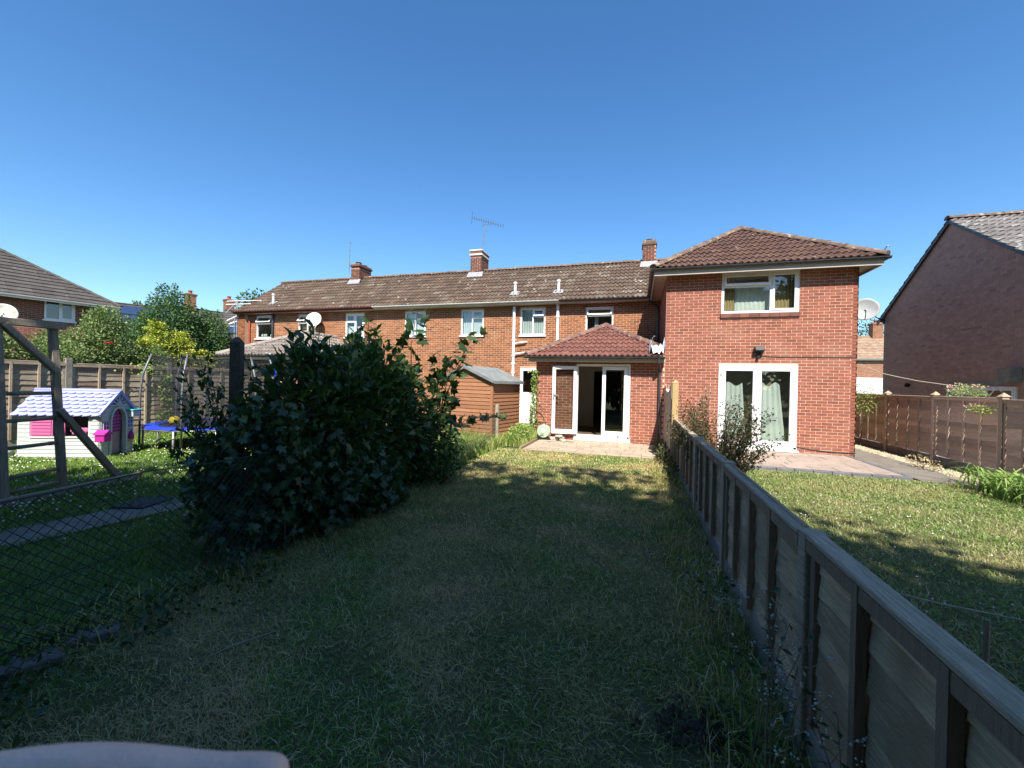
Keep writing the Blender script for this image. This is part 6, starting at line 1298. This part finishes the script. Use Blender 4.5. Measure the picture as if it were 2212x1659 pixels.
gc = thing('ground_cover', 'low bright green ground cover below the daylily', 'plant', (5.9, 7.7, 0)); p, d = crown_pts([((5.9, 7.6, .02), (.5, .6, .16)), ((5.75, 8.4, .02), (.25, .4, .1))], 1500, .5, 6, .01); leaves('foliage', p-np.array([5.9, 7.7, 0]), d*.4+RNG.standard_normal(d.shape)*.5+np.array([0, 0, .4]), .04+.03*RNG.random(len(p)), 'diamond', lf_weed, gc, .6)
def flowering(label, loc, r, n, m, fl, nf, name='flowering_shrub', lf=.045, hgt=.5, stem=None):
    t = thing(name, label, 'shrub', loc); MB().tube(stem or [(0, 0, 0), (.03, .02, hgt*.6), (.0, .05, hgt)], [.015, .01, .004], 5).build('stem', bark, t); c = (loc[0], loc[1], hgt)
    p, d = crown_pts([(c, r)], n, .6, 6, .0); leaves('foliage', p-np.array([loc[0], loc[1], 0]), d*.5+RNG.standard_normal(d.shape)*.5, lf*(.7+.6*RNG.random(len(p))), 'diamond', m, t, .4)
    for i in range(nf):
        dd = Vector(RNG.standard_normal(3)).normalized(); q = Vector((dd.x*r[0], dd.y*r[1], hgt+abs(dd.z)*r[2])); mb = MB()
        for k in range(7): a = k*.9; mb.add([q+Vector(v) for v in ((0, 0, 0), (math.cos(a)*.045, math.sin(a)*.045, .02), (math.cos(a+.7)*.045, math.sin(a+.7)*.045, .02), (math.cos(a+.35)*.05, math.sin(a+.35)*.05, .045))], [(0, 1, 3), (0, 3, 2)])
        mb.build('flower', fl, t)
    return t
pr = onX(Cp(e7, 1715, 165), 7.0); flowering('pink rose bush peeping over the brown fence below gable window', (pr.x, pr.y, 0), (.3, .45, .22), 500, lf_weed, pinkp, 16, hgt=pr.z-.02)
pr = onX(Cp(e7, 1830, 310), 6.4); flowering('small pink flower spray hanging in front of brown fence', (pr.x, pr.y, 0), (.1, .34, .08), 160, lf_weed, pinkp, 7, lf=.04, hgt=pr.z, stem=[(.5, .1, pr.z+.25), (.26, .05, pr.z+.42), (0, 0, pr.z)])
pr = onX(Cp(e7, 810, 170), 6.3); flowering('leafy pale shrub by the far end of brown fence', (pr.x, pr.y, 0), (.5, .6, .45), 900, lf_weed, clov, 8, hgt=1.35)
pr = gr(Cp(e7, 1340, 830)); flowering('straw-coloured wispy plant on the gravel strip', (pr.x, pr.y, 0), (.18, .5, .16), 260, mat('leaf_straw', (.42, .34, .18), (.34, .27, .14), 5, .9), clov, 0, name='dry_border_plant', hgt=.12)
# ------------------------------------------------------------------ planting beyond the left fence
tree('rounded_tree', 'rounded mid-green tree in front of the two tall chimneys', (-18.2, 12.8, 0), [((-18.2, 12.0, 3.5), (1.2, .75, 1.7)), ((-18.0, 13.35, 2.9), (1.2, .95, 1.55)), ((-18.3, 11.4, 2.8), (1.2, .8, 1.2)), ((-18.1, 14.0, 2.2), (1, .8, 1.2)), ((-18.2, 12.6, 2.6), (1.2, .9, 1.5))], 36000, .10, lf_tree, 'diamond', .13, shell=.5, clump=9)
yc = thing('golden_conifer', 'golden-yellow conifer glowing above the left fence', 'conifer', (-14.6, 9.6, 0)); P_, Dv, Sz = [], [], []
for cx, cy, h0, h1, R0 in ((-14.7, 9.35, 1.0, 3.3, .95), (-14.5, 9.95, .9, 3.05, .95), (-14.4, 10.55, .6, 2.5, 1.0), (-14.5, 8.95, .8, 2.7, .9)):
    for i in range(260):
        t = RNG.random()**.8; z = h0+(h1-h0)*t; a = RNG.uniform(0, 6.28); r_ = R0*(1-t**1.6*.85)*RNG.uniform(.6, 1.08); tip = np.array([cx+math.cos(a)*r_, cy+math.sin(a)*r_, z])
        for k in range(22): P_.append(tip+np.array([math.cos(a), math.sin(a), .25])*RNG.uniform(-.28, .02)+RNG.standard_normal(3)*np.array([.05, .05, .025])); Dv.append(np.array([math.cos(a), math.sin(a), .1])+RNG.standard_normal(3)*.5)
P_, Dv = np.array(P_), np.array(Dv); leaves('foliage', P_-np.array([-14.6, 9.6, 0]), Dv, .05+.04*RNG.random(len(P_)), 'diamond', lf_yel, yc, .55); MB().tube([(0, 0, 0), (0, 0, 2.8)], [.07, .02], 6).build('trunk', bark, yc)
tree('rose_bush', 'grey-green rambling shrub over the left fence below the hipped roof', (-14.2, 7.6, 0), [((-14.2, 7.5, 2.2), (.6, .75, .75)), ((-14.3, 8.2, 2.0), (.55, .6, .6)), ((-14.3, 7.8, 3.0), (.4, .5, .5)), ((-14.2, 8.9, 2.0), (.5, .5, .5)), ((-14.2, 6.8, 2.2), (.5, .6, .5))], 20000, .062, lf_rose, 'diamond', .05, shell=.7, clump=8, cat='shrub')
tree('climbing_shrub', 'light green climber spilling over the fence behind the climbing frame', (-13.2, 5.4, 0), [((-13.1, 5.0, 2.1), (.55, .8, .42)), ((-13.0, 6.2, 2.0), (.5, .6, .36)), ((-13.2, 4.0, 2.2), (.6, .8, .5))], 12000, .065, lf_rose, 'diamond', .04, shell=.6, clump=8, cat='shrub')
ro = onX((236, 742), -13.55); rt = thing('red_rose', 'single red rose bloom above the left fence', 'flower', (ro.x, ro.y, ro.z)); mb = MB()
for k in range(16): a = k*2.4; r_ = .03+.004*k; mb.add([(0, 0, 0), (math.cos(a)*r_, math.sin(a)*r_, .03), (math.cos(a+.6)*r_, math.sin(a+.6)*r_, .02), (math.cos(a+.3)*r_*1.15, math.sin(a+.3)*r_*1.15, .06-.004*k)], [(0, 1, 3), (0, 3, 2)])
mb.build('petals', rosep, rt); MB().tube([(0, 0, 0), (-.05, .02, -.25), (-.3, .05, -.5)], .005, 4).build('stem', lf_rose, rt)
ifn = thing('ivy', 'pale ivy trailing down the concrete post behind the trampoline', 'ivy', (-12.38, 8.1, 0)); n = 900; z = RNG.random(n)*1.9; y = RNG.normal(0, .1, n)-(z > 1.6)*np.abs(RNG.normal(0, .35, n)); p = np.stack([np.abs(RNG.normal(.02, .05, n)), y, z], 1); leaves('foliage', p, RNG.standard_normal((n, 3))*.5+np.array([.6, 0, -.5]), .04+.03*RNG.random(n), 'lobed', lf_weed, ifn, .2); MB().tube([(0.02, 0, 0), (.03, .03, 1), (.02, -.02, 1.9)], .01, 5).build('vine', bark, ifn)
for i, (P, d_, R0, h_, lab) in enumerate((((300, 663), 55, 3.5, 8.2, 'dark tree top peeping between the hipped roof and solar panels'), ((560, 634), 48, 3.0, 9.6, 'dark green tree top behind the terrace roof end'))):
    v = ray(P); v = v/math.hypot(v[0], v[1])*d_; zt = CAMH+v[2]; tree('distant_tree', lab, (v[0], v[1], 0), [((v[0], v[1], zt-R0*.9), (R0*.8, R0*.8, R0))], 2500, .3, lf_tree, 'diamond', .25, shell=.6, clump=7)
for i, (P, d_, R0, lab) in enumerate((((1862, 697), 78, 4.2, 'tall tree behind the distant house in the gap between buildings'), ((1903, 700), 76, 4.0, 'leafy tree behind the distant chimney in the gap between buildings'))):
    v = ray(P); v = v/math.hypot(v[0], v[1])*d_; zt = CAMH+v[2]; tree('distant_tree', lab, (v[0], v[1], 0), [((v[0], v[1], zt-R0*.8), (R0, R0, R0)), ((v[0], v[1], zt-R0*2), (R0*1.2, R0*1.2, R0*1.3))], 4000, .3, lf_tree, 'diamond', .25, shell=.6, clump=7)
# ------------------------------------------------------------------ trees at the bottom of the garden, behind the viewer, plus one added for shade
def shade_tree(label, x, y, h, R, n):
    t = tree('offscreen_tree', label, (x, y, 0), [((x-R*.3, y, h*.56), (R*.85, R*.7, h*.25)), ((x+R*.3, y-.3, h*.5), (R*.9, R*.8, h*.27)), ((x, y, h*.26), (R*1.05, R*.8, h*.24))], n, .55, lf_dark, 'diamond', .28, 'trees behind the viewer', shell=.95, clump=5, trunk_h=h*.75)
    p, d = crown_pts([((x, y, h*.8), (R*.66, R*.6, h*.2)), ((x-R*.45, y, h*.7), (R*.5, R*.5, h*.16)), ((x+R*.45, y, h*.72), (R*.5, R*.5, h*.15))], int(420*R*R*.66*h/14), .95, 6)
    leaves('upper_crown', p-np.array([x, y, 0]), d+RNG.standard_normal(d.shape)*.8, .30*(.6+.8*RNG.random(len(p))), 'diamond', lf_dark, t, .4)
for a in SHADE: shade_tree(*a)
tree('offscreen_tree', 'unseen spreading tree added overhead to shade the near lawn', (1.9, -3.2, 0), [((-.2, -2.2, 5.6), (4.0, 2.3, 1.4)), ((-2.6, -2.4, 5.2), (2.4, 2.0, 1.4)), ((2.6, -2.6, 5.2), (2.4, 1.8, 1.4))], 9000, .3, lf_dark, 'diamond', .2, 'trees behind the viewer', shell=.95, clump=5)  # added out of view; its low boughs block sky light over the foreground
# ------------------------------------------------------------------ hand at the lower edge of the lens
def camp(x, y, z): q = cR*x+cU*y+cF*z; return Vector((q[0], q[1], CAMH+q[2]))
HD = .0
hn = [(-.27, -.36, -.06), (-.185, -.19, -.005), (-.155, -.135, .015), (-.114, -.0665, .052), (-.089, -.0680, .066), (-.077, -.0722, .072), (-.0594, -.0768, .076), (-.0507, -.0774, .077), (-.0472, -.0785, .077),
      (-.128, -.112, .042), (-.088, -.104, .082), (-.066, -.108, .078), (-.062, -.114, .058), (-.135, -.130, .038), (-.096, -.124, .078), (-.075, -.128, .072), (-.073, -.134, .052), (-.146, -.146, .03), (-.11, -.143, .064), (-.092, -.147, .058), (-.09, -.152, .04),
      (-.15, -.12, -.012), (-.125, -.1, -.026), (-.1, -.088, -.024), (-.085, -.083, -.018)]
he_ = [(0, 1), (1, 2), (2, 3), (3, 4), (4, 5), (5, 6), (6, 7), (7, 8), (2, 9), (9, 10), (10, 11), (11, 12), (2, 13), (13, 14), (14, 15), (15, 16), (2, 17), (17, 18), (18, 19), (19, 20), (1, 21), (21, 22), (22, 23), (23, 24)]
hr_ = [.038, .028, .022, .0118, .0108, .0112, .0094, .0104, .0085, .0115, .0098, .009, .007, .011, .0095, .0088, .007, .01, .0085, .008, .0065, .015, .011, .0105, .008]
me = bpy.data.meshes.new('hand'); me.from_pydata([camp(p[0]+.003, p[1]-.0031, p[2]) for p in hn], he_, []); me.materials.append(skinm); ho = bpy.data.objects.new('hand', me); link(ho)
me.skin_vertices.new() if hasattr(me.skin_vertices, 'new') else None
sk = ho.modifiers.new('skin', 'SKIN')
if not me.skin_vertices:
    bm = bmesh.new(); bm.from_mesh(me); bm.verts.layers.skin.verify(); bm.to_mesh(me); bm.free()
for i, r_ in enumerate(hr_): me.skin_vertices[0].data[i].radius = (r_, r_)
me.skin_vertices[0].data[1].use_root = True; sk.use_smooth_shade = True
sub = ho.modifiers.new('sub', 'SUBSURF'); sub.levels = 2; sub.render_levels = 2
tag(ho, 'out-of-focus bare hand with one finger across the lower edge of the view', 'hand')
